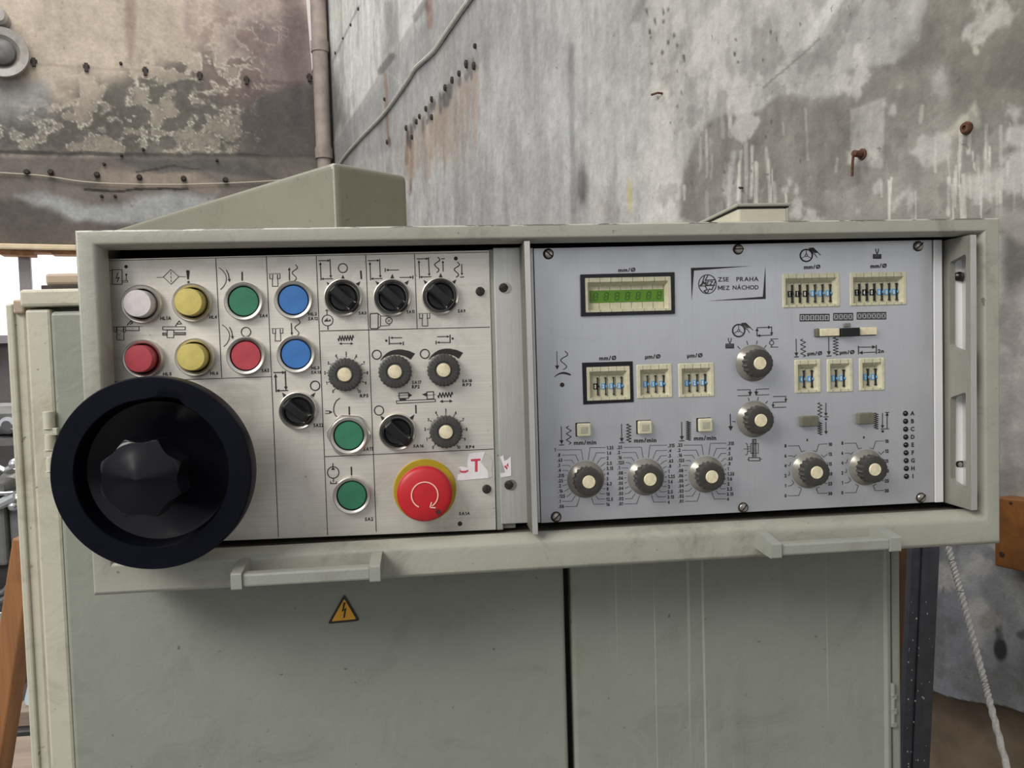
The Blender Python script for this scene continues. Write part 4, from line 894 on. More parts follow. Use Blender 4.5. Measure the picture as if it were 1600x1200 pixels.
for sgn in (1, -1):
    b_ = q-tt*0.0016+e*sgn*0.0032; d = (b_-tip)/np.linalg.norm(b_-tip); w_ = np.array([-d[1], d[0]])*0.00055
    m.add([(x[0], -zf-0.0001, x[1]) for x in (tip-w_, tip+w_, b_+w_, b_-w_)], [(0, 1, 2, 3)])
build(m, 'reset_arrow', ['arrow_white'], es, p, world=False)
m = MB(); m.lathe([(0.0022, 0.0245), (0.0022, 0.0267), (0.0012, 0.0267), (0.0009, 0.0258)], 0, 16, (0.0118, -0.0163)); build(m, 'grub_hole', ['dark_iron'], es, p, world=False)
# screws: slotted black on the plate and the strip, nickel on the right panel
def screwmesh(name, mat, r, h):
    m = MB(); m.lathe([(r, -0.0005), (r, h*0.5), (r*0.8, h), (r*0.3, h*1.12), (0.0003, h*1.15)], 0, 24)
    me = m.mesh(name, [mat, 'dark']); return me
m = MB(); m.box((-0.004, -0.0031, -0.00045), (0.004, -0.0022, 0.00045)); slotm = m.mesh('slot', ['dark'])
def screw(parent, px, py, me, ang, label=None, y=0.0, k=1.0):
    p = W(px, py, y); o = place('screw', me, parent, p); s_ = place('slot', slotm, o, p); s_.rotation_euler.y = math.radians(ang); s_.scale = (k, 1, k); return o
sb = screwmesh('black_screw', 'dark_iron', 0.0043, 0.0027); sn = screwmesh('nickel_screw', 'steel', 0.0036, 0.0026)
screw(lp, 750.2, 455.4, sb, 80); screw(lp, 760.4, 764, sb, 85)
p = W(786.5, 449.7, 0.0)
screw(con, 786.5, 449.7, sb, -20); screw(con, 794.8, 757.5, sb, 20)
m = MB(); m.lathe([(0.0062, -0.0005), (0.0062, 0.0006), (0.0038, 0.0006)], 0, 20, (0.0028, -0.0002)); wm = m.mesh('washer', ['steel'])
for q in ((786.5, 449.7), (794.8, 757.5)): place('washer', wm, con, W(*q, 0.0)).scale = (0.85, 1, 0.85)
m = MB(); m.lathe([(0.0022, -0.0005), (0.0022, 0.0004), (0.0014, 0.0003)], 0, 14); place('screw_hole', m.mesh('screw_hole', ['dark_iron']), lp, W(718.7, 818.3, 0))
# torn stickers with red lettering
def sticker(parent, polyw, polyr, label, y, grey=None):
    s = Print(parent, 570, 590, 4.614, 'torn_sticker', ('paper', 'red_ink', 'alu_bar'), y); s.F(*polyw, m=0)
    s.y = y-0.0002
    for q in polyr: s.F(*q, m=1)
    for q in grey or (): s.F(*q, m=2)
    s.done(label)
sticker(pl, [(664, 740), (670, 700), (700, 690), (690, 655), (668, 648), (700, 640), (742, 650), (740, 590), (752, 548), (800, 540), (868, 535), (850, 580), (836, 610), (860, 640), (884, 668), (890, 690), (893, 724), (780, 733), (700, 741)],
        [[(765, 588), (833, 583), (834, 598), (813, 600), (812, 678), (794, 679), (794, 602), (766, 604)], [(682, 668), (700, 672), (722, 672), (745, 664), (746, 676), (724, 687), (700, 686), (684, 678)]], 'torn white sticker with a red T', -0.0005)
sticker(fil, [(975, 572), (1000, 560), (1006, 600), (1030, 590), (1048, 572), (1053, 568), (1056, 708), (980, 720), (978, 690), (1012, 684), (1000, 640)], [[(1003, 640), (1016, 632), (1028, 650), (1024, 664), (1010, 648)], [(1020, 632), (1033, 615), (1035, 645), (1028, 640)]], 'scrap of torn white sticker with red marks', -0.0006)
M['glue'] = plain('glue_residue', (186, 182, 172), 0.7, 0, 0.12, 90)
s = Print(pl, 570, 590, 4.614, 'glue_residue', ('glue',), -0.0004); s.F((836, 612), (852, 575), (872, 548), (900, 562), (922, 600), (915, 660), (918, 712), (896, 724), (890, 690), (884, 668), (858, 640)).done()

# ------------------------------------------------------------------ handwheel
YH = -0.078
pf = W(237, 740, YH); hb_ = W(237, 740, YH); hb_[1] = 0.0
hw = thing('handwheel', 'large black bakelite handwheel with chipped inner rim in front of the panel', 'handwheel', hb_)
k_ = mpp(237, 740, YH); R1 = 158.3*k_; R2 = 121.0*k_; H = -YH
NR = 144
def chip(r, a, i):
    if i in (7, 8, 9):
        d = math.degrees(a) % 360
        if 62 < d < 92: t = (d-62)/30; w_ = (t/0.22 if t < 0.22 else (1-(t-0.22)/0.78)); return r+(0.0066 if i == 7 else 0.0050 if i == 8 else 0.002)*w_*(1+0.12*math.sin(d*5))
    return r
pr = [(R1*0.90, H-0.020), (R1*0.985, H-0.0195), (R1, H-0.018), (R1, H-0.0022), (R1*0.994, H-0.0006), (R1*0.985, H), (R1*0.9, H), (R2*1.012, H), (R2, H-0.0008), (R2*0.985, H-0.010)]
m = MB(); m.lathe(pr, 0, NR, rfun=chip, cap=False); build(m, 'rim', ['rim'], hw, hb_, world=False)
pr = [(R2*0.985, H-0.010), (R2*0.965, H-0.0175), (R2*0.955, H-0.0185), (R2*0.90, H-0.0195), (R2*0.72, H-0.0235), (R2*0.45, H-0.0255), (0.012, H-0.026)]
m = MB(); m.lathe(pr, 0, 96); build(m, 'dish', ['bakelite'], hw, hb_, world=False)
m = MB(); m.lathe([(0.014, 0.0004), (0.014, H-0.024)], 0, 24); m.lathe([(R1*0.90, H-0.020), (R2*0.9, H-0.029), (0.02, H-0.035)], 0, 64); build(m, 'hub', ['bakelite'], hw, hb_, world=False)
# star knob with eight scooped flutes and a coned face
N8 = 8
r0 = 0.0335
def star(r, a, i):
    d = ((a-0.35)/(2*math.pi/N8)) % 1.0-0.5; k = r0*(1-0.15*math.cos(math.pi*d)); return min(r, k)
pr = [(0.018, H-0.026), (0.018, H-0.002), (r0*0.97, H-0.001), (r0*1.02, H+0.001)]+[(r0*(0.82+0.20*math.cos(q)), H+0.0185+0.0085*math.sin(q)) for q in np.linspace(0, 1.5, 22)]+[(r0*0.6, H+0.0292), (r0*0.3, H+0.0324), (r0*0.08, H+0.0345), (0.0003, H+0.0348)]
m = MB(); m.lathe(pr, 0, 192, rfun=star); build(m, 'star_knob', ['bakelite'], hw, hb_, world=False)

# ------------------------------------------------------------------ right digital control panel
rp0 = W(1150, 800, 0.0); rp = thing('digital_panel', 'silver anodised measuring panel with thumbwheel counters, green display and grey rotary knobs', 'control panel', rp0)
WIN = {'A': ((915, 573.3), (984, 571), (985.3, 624.5), (917, 627)), 'B': ((994.3, 570), (1049.5, 568.5), (1050.6, 621.3), (995.5, 622.8)), 'C': ((1059.3, 568.3), (1115, 566.6), (1116.3, 619.5), (1060.5, 621.3)),
       'D': ((1221.7, 428), (1310.8, 426.2), (1312.5, 479.2), (1222.8, 481.2)), 'E': ((1327.4, 426.2), (1415.3, 424.5), (1416.4, 476.3), (1328.3, 478.3)), 'F': ((1241, 562.5), (1281.9, 561.3), (1282.3, 613.2), (1241.9, 614.7)),
       'G': ((1291.7, 561.4), (1331.8, 560.2), (1332.2, 611.7), (1292.2, 613.3)), 'H': ((1342, 560), (1381.4, 558.5), (1381.9, 609.5), (1342.7, 611.1)), 'Z': ((912.5, 434), (1048, 430.8), (1048.8, 485.8), (913.5, 489.4))}
def winrect(c, ins=0.0):
    P = [W(*q, 0.0) for q in c]; x0 = (P[0][0]+P[3][0])/2+ins; x1 = (P[1][0]+P[2][0])/2-ins; z1 = (P[0][2]+P[1][2])/2-ins; z0 = (P[2][2]+P[3][2])/2+ins
    return [(x0, z0), (x1, z0), (x1, z1), (x0, z1)]
m = MB(); m.prism([(p[0], p[2]) for p in (W(*c, 0.0) for c in ((834, 388.3), (1455.8, 375), (1459, 784.5), (845.8, 817)))], 0.0, 0.003, 0, [winrect(c, 0.0006) for c in WIN.values()])
pr_ = build(m, 'front_plate', ['alu_right'], rp, rp0)
m = MB(); m.box((float(W(850, 600)[0]), 0.016, float(W(850, 808)[2])), (float(W(1450, 600)[0]), 0.04, float(W(1150, 388)[2]))); build(m, 'backing_tray', ['bezel'], rp, rp0)
def Q7(n='printed_symbol'): return Print(pr_, 820, 370, 4, n)
def Q8(n='printed_symbol'): return Print(pr_, 820, 600, 4, n)
def Q9(n='printed_symbol'): return Print(pr_, 1120, 370, 4.5714, n)
def Q10(n='printed_symbol'): return Print(pr_, 1120, 600, 4.5714, n)
SL = -0.03
def mmd(Pf, pre, x0, x1, y0, y1): Pf('printed_lettering').T(pre+'/Ø', x0, x1, y0, y1).done()
mmd(Q7, 'mm', 585, 692, 194, 218); mmd(Q7, 'mm', 465, 572, 744, 770); mmd(Q7, 'µm', 752, 848, 735, 760); mmd(Q7, 'µm', 1015, 1111, 728, 753)
mmd(Q9, 'mm', 623, 740, 200, 228); mmd(Q9, 'mm', 1098, 1214, 192, 221); mmd(Q9, 'µm', 648, 753, 818, 845); mmd(Q9, 'µm', 878, 984, 810, 837)
Q9('printed_lettering').T('2n', 1150, 1193, 802, 828).done()
for x0, x1, y0, y1 in ((307, 447, 352, 378), (683, 822, 338, 364), (1057, 1196, 324, 350)): Q8('printed_lettering').T('mm/min', x0, x1, y0, y1, sl=-0.02).done()
for x, y in ((647, 395), (1051, 377)): Q10('printed_lettering').N('s', x, y, 24, 'c', 0.9).done()
s = Q7('maker_plate'); s.F((1039, 194), (1415, 183), (1058, 211)).F((1039, 194), (1058, 211), (1043, 400)).F((1504, 184), (1506, 388), (1488, 374)).F((1506, 388), (1138, 401), (1488, 374))
s.C(5, 1142, 296, 55, ry=59).L(6, (1125, 240), (1108, 292)).L(6, (1145, 240), (1128, 272), (1192, 268)).L(5, (1092, 308), (1108, 292), (1098, 308), (1190, 303)).L(6, (1128, 308), (1140, 330), (1120, 338), (1138, 352)).L(6, (1192, 275), (1170, 330), (1152, 326), (1142, 350)).L(5, (1108, 302), (1118, 280), (1122, 296), (1132, 280), (1130, 302)).L(5, (1152, 280), (1142, 280), (1136, 302), (1150, 301)).L(4, (1139, 291), (1148, 290)).L(5, (1156, 280), (1174, 279), (1156, 301), (1172, 300))
s.T('ZSE', 1207, 1275, 251, 279, bold='logo', sl=-0.01).T('PRAHA', 1323, 1461, 249, 277, bold='logo', sl=-0.01).T('MEZ', 1207, 1280, 305, 332, bold='logo', sl=-0.01).T('NÁCHOD', 1300, 1461, 302, 329, bold='logo', sl=-0.01).done('printed maker plate with round emblem')
s = Q7(); s.A(4, (200, 715), (203, 824), 26).WV(5, (250, 714), (240, 830), 1.5, 20)
a_ = [(184, 876), (200, 860), (218, 850), (238, 844), (258, 846), (276, 852), (291, 862)]; b_ = [(284, 867), (266, 862), (252, 859), (236, 857), (220, 859), (204, 865), (188, 877)]
for i in range(6): s.F(a_[i], a_[i+1], b_[5-i], b_[6-i])
s.done()
def wheelhand(s, cx, cy, k):
    q = lambda a, b: (cx+a*k, cy+b*k)
    s.C(9*k, cx, cy, 43*k); s.C(4*k, cx, cy, 8*k)
    for a in (90, 210, 330): c_, n_ = math.cos(math.radians(a)), math.sin(math.radians(a)); s.L(4*k, q(8*c_, -8*n_), q(40*c_, -40*n_))
    s.L(4*k, q(18, -52), q(50, -54), q(102, -2)).L(4*k, q(44, -12), q(62, -8), q(78, 16)).L(3*k, q(18, -52), q(44, -12))
    for j in range(6): s.L(4*k, q(22+j*6, -52), q(46+j*8, -14-j*1))
    return s
wheelhand(Q9(), 640, 133, 1.0).done(); wheelhand(Q7(), 1337, 586, 0.88).done()
def honing(s, x, y, k):
    q = lambda a, b: (x+a*k, y+b*k)
    s.L(5*k, q(16, 0), q(18, 22), q(26, 36), q(26, 42)).L(5*k, q(36, 0), q(34, 22), q(26, 36)).R(5*k, *q(-1, 42), *q(53, 70))
    for i in range(7): s.L(3.5*k, q(3+i*7, 68), q(6+i*7, 46))
    for i in range(3): s.L(3*k, q(2, 50+i*8), q(50, 49+i*8))
    return s
honing(Q9(), 1120, 84, 1.0).done(); honing(Q7(), 1258, 632, 0.9).done()
Q7().A(5, (1450, 568), (1536, 565), 20).A(5, (1543, 560), (1543, 612), 20).A(5, (1548, 614), (1456, 618), 20).A(5, (1452, 622), (1452, 574), 20).done()
s = Q7(); s.C(4, 1543, 662, 13).L(5, (1543, 636), (1543, 648)).L(5, (1543, 676), (1543, 690)).L(4, (1534, 640), (1584, 637)).L(4, (1536, 689), (1584, 689)).done()
s = Q7('printed_scale'); s.L(4, (1330, 683), (1346, 701)).L(4, (1387, 650), (1394, 676)).L(4, (1454, 649), (1448, 672)).L(4, (1511, 677), (1497, 694)).done()
Q8().L(4, (1327, 37), (1410, 35)).A(5, (1409, 35), (1408, 68), 26).L(4, (1414, 71), (1330, 74)).done(); Q8().L(4, (1527, 30), (1446, 33)).A(5, (1447, 33), (1447, 66), 26).L(4, (1442, 69), (1527, 67)).done()
Q10().L(5, (402, 90), (494, 88)).A(5, (493, 88), (493, 122), 22).L(5, (498, 127), (402, 131)).A(5, (402, 131), (402, 163), 22).L(5, (398, 168), (495, 165)).done()
s = Q8('printed_scale'); s.L(4, (1397, 85), (1403, 107)).L(4, (1460, 81), (1455, 104)).L(4, (1518, 106), (1505, 122)).L(4, (1297, 234), (1318, 236)).done(); Q8().A(6, (1284, 188), (1287, 286), 30).done()
s = Q10(); s.R(4, 255, 395, 280, 525).R(4, 243, 425, 297, 495).L(4, (205, 422), (217, 428), (221, 465), (219, 500), (205, 508)).L(3, (190, 465), (240, 463)).R(5, 228, 526, 308, 548).L(3, (215, 540), (228, 539)).L(3, (308, 537), (325, 536)).L(4, (221, 448), (240, 448)).L(4, (221, 480), (240, 480)).L(3, (262, 400), (262, 520))
for i in range(12): s.L(3.5, (257, 404+i*10.5), (278, 398+i*10.5))
s.done()
for x, y0, y1, zx, n, amp, zz0 in ((228, 265, 374, 275, 3, 15, 263), (604, 250, 360, 650, 6, 14, 250), (980, 237, 348, 1023, 11, 14, 233)):
    s = Q8(); s.A(5, (x, y0), (x+2, y1-3), 26).L(5, (x-15, y1+8), (x+18, y1+6)).ZZ(5 if n < 9 else 4.5, (zx, zz0), (zx, y1+4), n, amp).done()
Q9().A(5, (567, 728), (569, 848), 28).L(6, (552, 859), (586, 857)).ZZ(5, (616, 730), (618, 858), 4, 18).done(); Q9().A(5, (800, 716), (801, 838), 28).L(6, (785, 852), (820, 850)).ZZ(5, (850, 718), (850, 846), 6, 18).done()
Q9().L(6, (1012, 778), (1013, 840)).L(6, (1139, 772), (1141, 836)).A(5, (1015, 788), (1130, 787), 26).A(5, (1138, 823), (1022, 828), 26).done()
Q10().ZZ(5, (737, 133), (737, 236), 4, 15).A(5, (780, 135), (780, 224), 24).L(5, (762, 236), (799, 233)).D(781, 251, 9).ZZ(5, (737, 270), (737, 363), 6, 15).A(5, (780, 270), (781, 354), 24).done()
Q10().ZZ(5, (1138, 206), (1138, 322), 8, 15).A(5, (1184, 206), (1184, 312), 24).L(5, (1171, 322), (1232, 319)).D(1185, 338, 9).A(5, (1217, 316), (1217, 208), 24).L(5, (1202, 203), (1232, 203)).done()
for x0, x1, y0, y1, n, ch in ((595, 803, 554, 602, 6, '0'), (835, 972, 547, 596, 4, 'x'), (1003, 1208, 541, 589, 6, 'x')):
    s = Q9('printed_counter'); s.R(5, x0, y0, x1, y1, SL*0.3)
    for i in range(n):
        xc = x0+(x1-x0)*(i+0.5)/n
        if i: s.L(5, (x0+(x1-x0)*i/n, y0), (x0+(x1-x0)*i/n, y1))
        s.N(ch.upper() if ch == 'x' else ch, xc, (y0+y1)/2-1, 26, 'c', 0.75)
    s.L(4, (x0, y0+4), (x1, y0+3)); s.L(4, (x0, y1-4), (x1, y1-5)); s.done()
# numbered dials
LA = ['1', '.8', '.63', '.5', '.4', '.315', '.25', '.2', '.16', '.125', '.1', '.08']; RA = ['1.25', '1.6', '2', '2.5', '3.15', '4', '5', '6.3', '8', '10', '12.5', '16']
LB = ['.25', '.2', '.16', '.125', '.1', '.08', '.06', '.05', '.04', '.03', '.02', '.01']; RB = ['.315', '.4', '.5', '.63', '.8', '1', '1.25', '1.6', '2', '2.5', '3.15', '4']
for cx, cy, yl, yr, xl, xr, LL, RR in ((380, 595, (411, 765), (398, 752), 202, 512, LA, RA), (755, 580, (395, 748), (384, 738), 576, 896, LB, RB), (1133, 564, (381, 732), (371, 719), 953, 1267, LB, RB)):
    s = Q8('printed_scale')
    for k in range(12):
        for side in (0, 1):
            a = math.radians(98+14*k) if side == 0 else math.radians(82-14*k)
            y = (yl if side == 0 else yr); y = y[0]+(y[1]-y[0])*k/11
            c_, n_ = math.cos(a), math.sin(a); r0 = 121; dy = cy-y
            r1 = abs(dy/n_) if abs(n_) > 0.2 and dy*n_ > 0 else r0+16
            r1 = min(max(r1, r0+13), 205); p0 = (cx+r0*c_, cy-r0*n_); p1 = (cx+r1*c_, y+ (0 if abs(n_) > 0.2 else 0))
            t_ = (LL, RR)[side][k]; x0 = (xl+k*0.8 if side == 0 else xr-(0 if k < 9 else 3)); wd_ = text_shape(t_, GB)[0][:, 0].max()*21/0.73*0.80
            if t_ == '1' and side == 0 and LL is LA: x0 = 186
            xe = x0+wd_+(9 if side == 0 else -wd_-8)
            if (xe < p1[0]) == (side == 0): s.L(2.6, p0, p1, (xe, y+1.5 if side == 0 else y-1.5))
            elif (xe < p0[0]) == (side == 0): s.L(2.6, p0, (xe, y))
            s.N(t_, x0, y, 21, 'l', 0.80)
    s.done()
for cx, cy, xl, xr, yl, yr in ((658, 615, 491, 811, (441, 797), (430, 782)), (1065, 595, 897, 1215, (422, 776), (408, 762))):
    s = Q10('printed_scale')
    for k in range(6):
        for side in (0, 1):
            a = math.radians(112+27.2*k) if side == 0 else math.radians(68-27.2*k); y = (yl if side == 0 else yr); y = y[0]+(y[1]-y[0])*k/5
            c_, n_ = math.cos(a), math.sin(a); r0 = 141; r1 = min(max(abs((cy-y)/n_) if abs(n_) > 0.25 else r0+18, r0+14), 190)
            p0 = (cx+r0*c_, cy-r0*n_); p1 = (cx+r1*c_, y); xe = xl+17 if side == 0 else xr-19
            if (xe < p1[0]) == (side == 0): s.L(3.2, p0, p1, (xe, y+2 if side == 0 else y-2))
            elif (xe < p0[0]) == (side == 0): s.L(3.2, p0, (xe, y))
            b = a+(-0.18 if side == 0 else 0.18); s.L(3.2, p0, (cx+(r0+1)*math.cos(b), cy-(r0+1)*math.sin(b)))
            s.N((['8', '6', '4', '2', '1', '0'], ['10', '12', '15', '20', '25', '30'])[side][k], xl if side == 0 else xr, y, 24, 'c', 0.8)
    s.done()
# indicator lamps A..I
s = Q10('printed_lettering')
m = MB(); m.lathe([(0.0027, -0.0005), (0.0027, 0.0005), (0.0022, 0.0009), (0.0018, 0.0005)], 0, 18, cap=False); m.lathe([(0.0019, 0.0), (0.0018, 0.001), (0.0011, 0.0018), (0.0003, 0.002)], 1, 16); ledm = m.mesh('led', ['dark', 'led'])
for k, ch in enumerate('ABCDEFGHI'):
    y = 210+k*56.2; s.N(ch, 1398+k*0.5, y-2, 30, 'c', 0.9); place('led', ledm, rp, W(1120+(1347+k*0.8)/4.5714, 600+y/4.5714, 0))
s.done()
place('screw_hole', bpy.data.meshes['screw_hole'], rp, W(878.3, 601.3, 0))
for px, py, a in ((856.8, 396.8, 40), (1153.3, 389.5, 0), (1434.4, 384.7, -40), (868.8, 807.5, -45), (1161, 793, -50), (1438.7, 777.6, -45)):
    o = screw(rp, px, py, sn, a); o.scale = (1.15, 1.15, 1.15)
m = MB(); m.lathe([(0.0052, -0.0005), (0.0052, 0.0006), (0.004, 0.0007)], 0, 22, cap=False); rg = m.mesh('screw_washer', ['dark_iron'])
for px, py in ((856.8, 396.8), (1153.3, 389.5), (1434.4, 384.7), (868.8, 807.5), (1161, 793), (1438.7, 777.6)): place('screw_washer', rg, rp, W(px, py, 0))
# black screw and slot on the mounting flange
p = W(1497, 432, -0.003); m = MB(); m.lathe([(0.0046, -0.0005), (0.0046, 0.003), (0.003, 0.0046), (0.0004, 0.005)], 0, 20); m.lathe([(0.0044, -0.0005), (0.0044, 0.002), (0.003, 0.002)], 0, 18, (0.0035, -0.0006)); build(m, 'screw', ['black'], con, p, world=False)
p = W(1500.5, 725, -0.003); m = MB(); m.prism(rounded([(-0.0048, -0.0032), (0.0048, -0.0032), (0.0048, 0.0032), (-0.0048, 0.0032)], 0.003), -0.0004, 0.0, 0); m.lathe([(0.0024, 0), (0.0024, 0.0012), (0.0004, 0.0014)], 1, 14, (-0.001, -0.0004)); build(m, 'slotted_hole', ['dark', 'steel'], con, p, world=False)

# rotary knobs with a conical skirt, fluted grip and ivory cap
m = MB(); m.lathe([(0.0181, -0.0003), (0.0181, 0.0012), (0.0176, 0.0018), (0.0150, 0.0034), (0.0118, 0.0062), (0.0110, 0.0066)], 0, 56); skm = m.mesh('skirt', ['skirt'])
NF = 18
def flute(r, a, i, dep=0.10): d = 0.5+0.5*math.cos(NF*a); return r*(1-dep*(d**0.6))
m = MB(); pr = [(0.0140, 0.005), (0.0139, 0.0150), (0.0134, 0.0163), (0.0120, 0.0168), (0.0068, 0.0166), (0.0066, 0.0160), (0.0060, 0.0160)]
m.lathe(pr, 0, 176, rfun=lambda r, a, i: flute(r, a, i) if i < 2 else (flute(r, a, i, 0.035) if i == 2 else r)); knm = m.mesh('knob_grip', ['knob'])
m = MB(); m.lathe([(0.0063, 0.0155), (0.0063, 0.0168), (0.0058, 0.0174), (0.0004, 0.0176)], 0, 32); kcm = m.mesh('knob_cap', ['ivory'])
def knob(px, py, label):
    p = W(px, py, 0); b = place('rotary_knob', skm, rp, p); b['label'] = label; place('grip', knm, b, p); place('knob_cap', kcm, b, p)
for px, py, t in ((915, 748.8, 'leftmost of the three numbered feed knobs in the bottom row'), (1008.8, 745, 'middle one of the three numbered feed knobs in the bottom row'), (1103.3, 741, 'rightmost of the three numbered feed knobs in the bottom row'),
                  (1176.8, 567.3, 'upper knob of the middle pair, below the wheel symbol'), (1178.2, 654.7, 'lower knob of the middle pair'), (1263.9, 734.5, 'left one of the two second-scale knobs'), (1353, 730, 'right one of the two second-scale knobs')): knob(px, py, t)
# push keys
def sq(px0, py0, px1, py1, h, mat, name, label=None, r=0.0008):
    a, b = W(px0, py1, 0), W(px1, py0, 0); m = MB(); m.box((a[0], -h, a[2]), (b[0], 0.0005, b[2])); o = build(m, name, [mat], rp, (a[0], 0, a[2]), r, seg=3)
    if label: o['label'] = label
    return o
for i, (cx, cy) in enumerate(((911.0, 671.2), (1005.7, 667.3), (1099.7, 663.6))):
    k = sq(cx-11.5, cy-11.5, cx+11, cy+11, 0.0012, 'dark', 'push_key'); a, b = W(cx-10.2, cy+10.6, 0), W(cx+10.6, cy-10.6, 0)
    m = MB(); m.box((a[0], -0.0065, a[2]), (b[0], -0.001, b[2])); build(m, 'key_cap', ['bezel'], k, (a[0], 0, a[2]), 0.0014, seg=3)
    m = MB(); e = 0.0030; m.box((a[0]+e, -0.0068, a[2]+e), (b[0]-e, -0.006, b[2]-e)); build(m, 'key_window', ['key_glass'], k, (a[0], 0, a[2]), 0.0003)
for x0, y0, x1, y1 in ((1248.5, 648.6, 1275.5, 666.5), (1337.3, 643.8, 1361.3, 663)): sq(x0, y0, x1, y1, 0.006, 'grey_btn', 'rocker_key', None, 0.0012)
sq(1358.5, 645.5, 1364, 661.5, 0.003, 'skirt', 'key_guide')
# three-position slide switch
bs = sq(1273.3, 511.5, 1368.3, 527, 0.0015, 'dark', 'slide_switch', 'wide slide switch with two ivory blocks and a black slider')
def sub(px0, py0, px1, py1, h0, h1, mat, name, parent, bev=0.0006):
    a, b = W(px0, py1, -h0), W(px1, py0, -h0); m = MB(); m.box((a[0], -h1, a[2]), (b[0], -h0, b[2])); return build(m, name, [mat], parent, (a[0], 0, a[2]), bev)
sub(1279.5, 513.2, 1309.3, 525.6, 0.001, 0.0045, 'ivory', 'ivory_block', bs); sub(1339.5, 511.3, 1367.5, 523.8, 0.001, 0.0045, 'ivory', 'ivory_block', bs); sub(1310, 512, 1338.5, 526.2, 0.001, 0.0075, 'black', 'slider', bs)
sub(1273.6, 513, 1278.5, 526.5, 0.001, 0.003, 'grey_btn', 'end_block', bs); sub(1318, 504.5, 1327.5, 511.2, 0.0, 0.002, 'skirt', 'detent_tab', bs)

# recessed windows: thumbwheel counters and the display
def recessed(name, corners, rim_px, label, depth=0.0010, floor=-0.0055, col='bezel', nlines=0, slope_px=5, upper=0):
    """proud ring with sloping inner walls down to a floor"""
    P = [W(*c, 0.0) for c in corners]; x0 = (P[0][0]+P[3][0])/2; x1 = (P[1][0]+P[2][0])/2; z1 = (P[0][2]+P[1][2])/2; z0 = (P[2][2]+P[3][2])/2
    s_ = mpp(*corners[0]); r = rim_px*s_; q = slope_px*s_
    o_ = rounded([(x0, z0), (x1, z0), (x1, z1), (x0, z1)], 0.0014, 3); n = len(o_)
    i1 = rounded([(x0+r, z0+r*0.8), (x1-r, z0+r*0.8), (x1-r, z1-r*1.5), (x0+r, z1-r*1.5)], 0.0006, 3); i2 = rounded([(x0+r+q, z0+r*0.8+q*0.5), (x1-r-q, z0+r*0.8+q*0.5), (x1-r-q, z1-r*1.5-q*1.4), (x0+r+q, z1-r*1.5-q*1.4)], 0.0004, 3)
    m = MB(); v = [(p[0], 0.0002, p[1]) for p in o_]+[(p[0], -depth+0.0006, p[1]) for p in o_]
    o2 = rounded([(x0+0.0006, z0+0.0006), (x1-0.0006, z0+0.0006), (x1-0.0006, z1-0.0006), (x0+0.0006, z1-0.0006)], 0.0012, 3)
    v += [(p[0], -depth, p[1]) for p in o2]+[(p[0], -depth, p[1]) for p in i1]+[(p[0], -floor, p[1]) for p in i2]
    f = [(k*n+j, k*n+(j+1) % n, (k+1)*n+(j+1) % n, (k+1)*n+j) for k in range(4) for j in range(n)]
    m.add(v, f); m.add(v[-n:], [tuple(range(n))]); o = build(m, name, [col], rp, (x0, 0, z0)); o['label'] = label
    fx0, fx1, fz0, fz1 = x0+r+q, x1-r-q, z0+r*0.8+q*0.5, z1-r*1.5-q*1.4
    return o, (x0, x1, z0, z1), (fx0, fx1, fz0, fz1), floor, depth
def counter(corners, digits, blacks, lab, frame=False, dx=None, rim=6.5):
    if frame:
        a = corners; E_ = [(909.3, 566.7), (988.3, 564.5), (990, 628), (911.3, 632)]; m = MB(); P = [W(*c, 0) for c in E_]; m.prism([(p[0], p[2]) for p in P], -0.0008, 0.0004, 0, [winrect(corners, 0.0004)]); build(m, 'counter_frame', ['black'], rp, P[3], 0.0003)
    o, B, Fl, fl_, dp = recessed('thumbwheel_counter', corners, rim, lab)
    n = len(digits); pitch = mpp(*corners[0])*(dx or 12.2); sc_ = mpp(*corners[0])
    cx = (B[0]+B[1])/2+sc_*1.5; cz = (Fl[2]+Fl[3])/2-0.0003
    g = MB()                                           # joints between the wheel modules
    for k in range(n+1):
        x = cx+(k-n/2)*pitch-sc_*1.0
        if B[0]+sc_*3 < x < B[1]-sc_*3:
            for za, zb_, y in ((B[2]+0.0006, Fl[2]-0.001, -dp-0.0001), (Fl[3]+0.0018, B[3]-0.0006, -dp-0.0001), (Fl[2], Fl[3], -fl_-0.0001)):
                g.box((x-0.00018, y, za), (x+0.00018, y+0.0001, zb_))
    j = build(g, 'module_joint', ['grey_btn'], o, (B[0], 0, B[2])); j['kind'] = 'stuff'
    for k, ch in enumerate(digits):
        x = cx+(k-(n-1)/2)*pitch; blk = k < blacks; m = MB(); tw, th = 2.8*sc_, 4.5*sc_; y = -fl_-0.0006
        xo = x-1.5*sc_
        m.box((xo-tw, y, cz-th), (xo+tw, -fl_, cz+th), 1 if not blk else 0)
        v, f = text_shape(ch, GB); w_ = v[:, 0].max(); kz = 6.0*sc_/0.73; kx = min(kz*0.62, 3.4*sc_/w_)
        m.add([(xo+(p[0]-w_/2)*kx, y-0.0002, cz+(p[1]-0.365)*kz) for p in v], f, 2)
        xl = x+2.0*sc_; hl = (Fl[3]-Fl[2])*0.40; yl = -fl_-0.0022       # rim of the wheel standing proud
        wv = 0.85*sc_ if blk else 0.5*sc_
        m.box((xl-wv, yl, cz-hl*0.95), (xl+wv, -fl_, cz+hl*0.95), 0); m.box((xl-wv, yl-0.0005, cz-1.6*sc_), (xl+2.0*sc_, -fl_, cz+1.6*sc_), 0 if blk else 1)
        for sg in (-1, 1): m.box((xl-1.2*sc_, yl-0.0003, cz+sg*hl-1.0*sc_), (xl+1.2*sc_, -fl_, cz+sg*hl+1.0*sc_), 0)
        build(m, 'digit_wheel', ['black', 'blue_tile', 'white_tile'], o, (x, 0, cz))
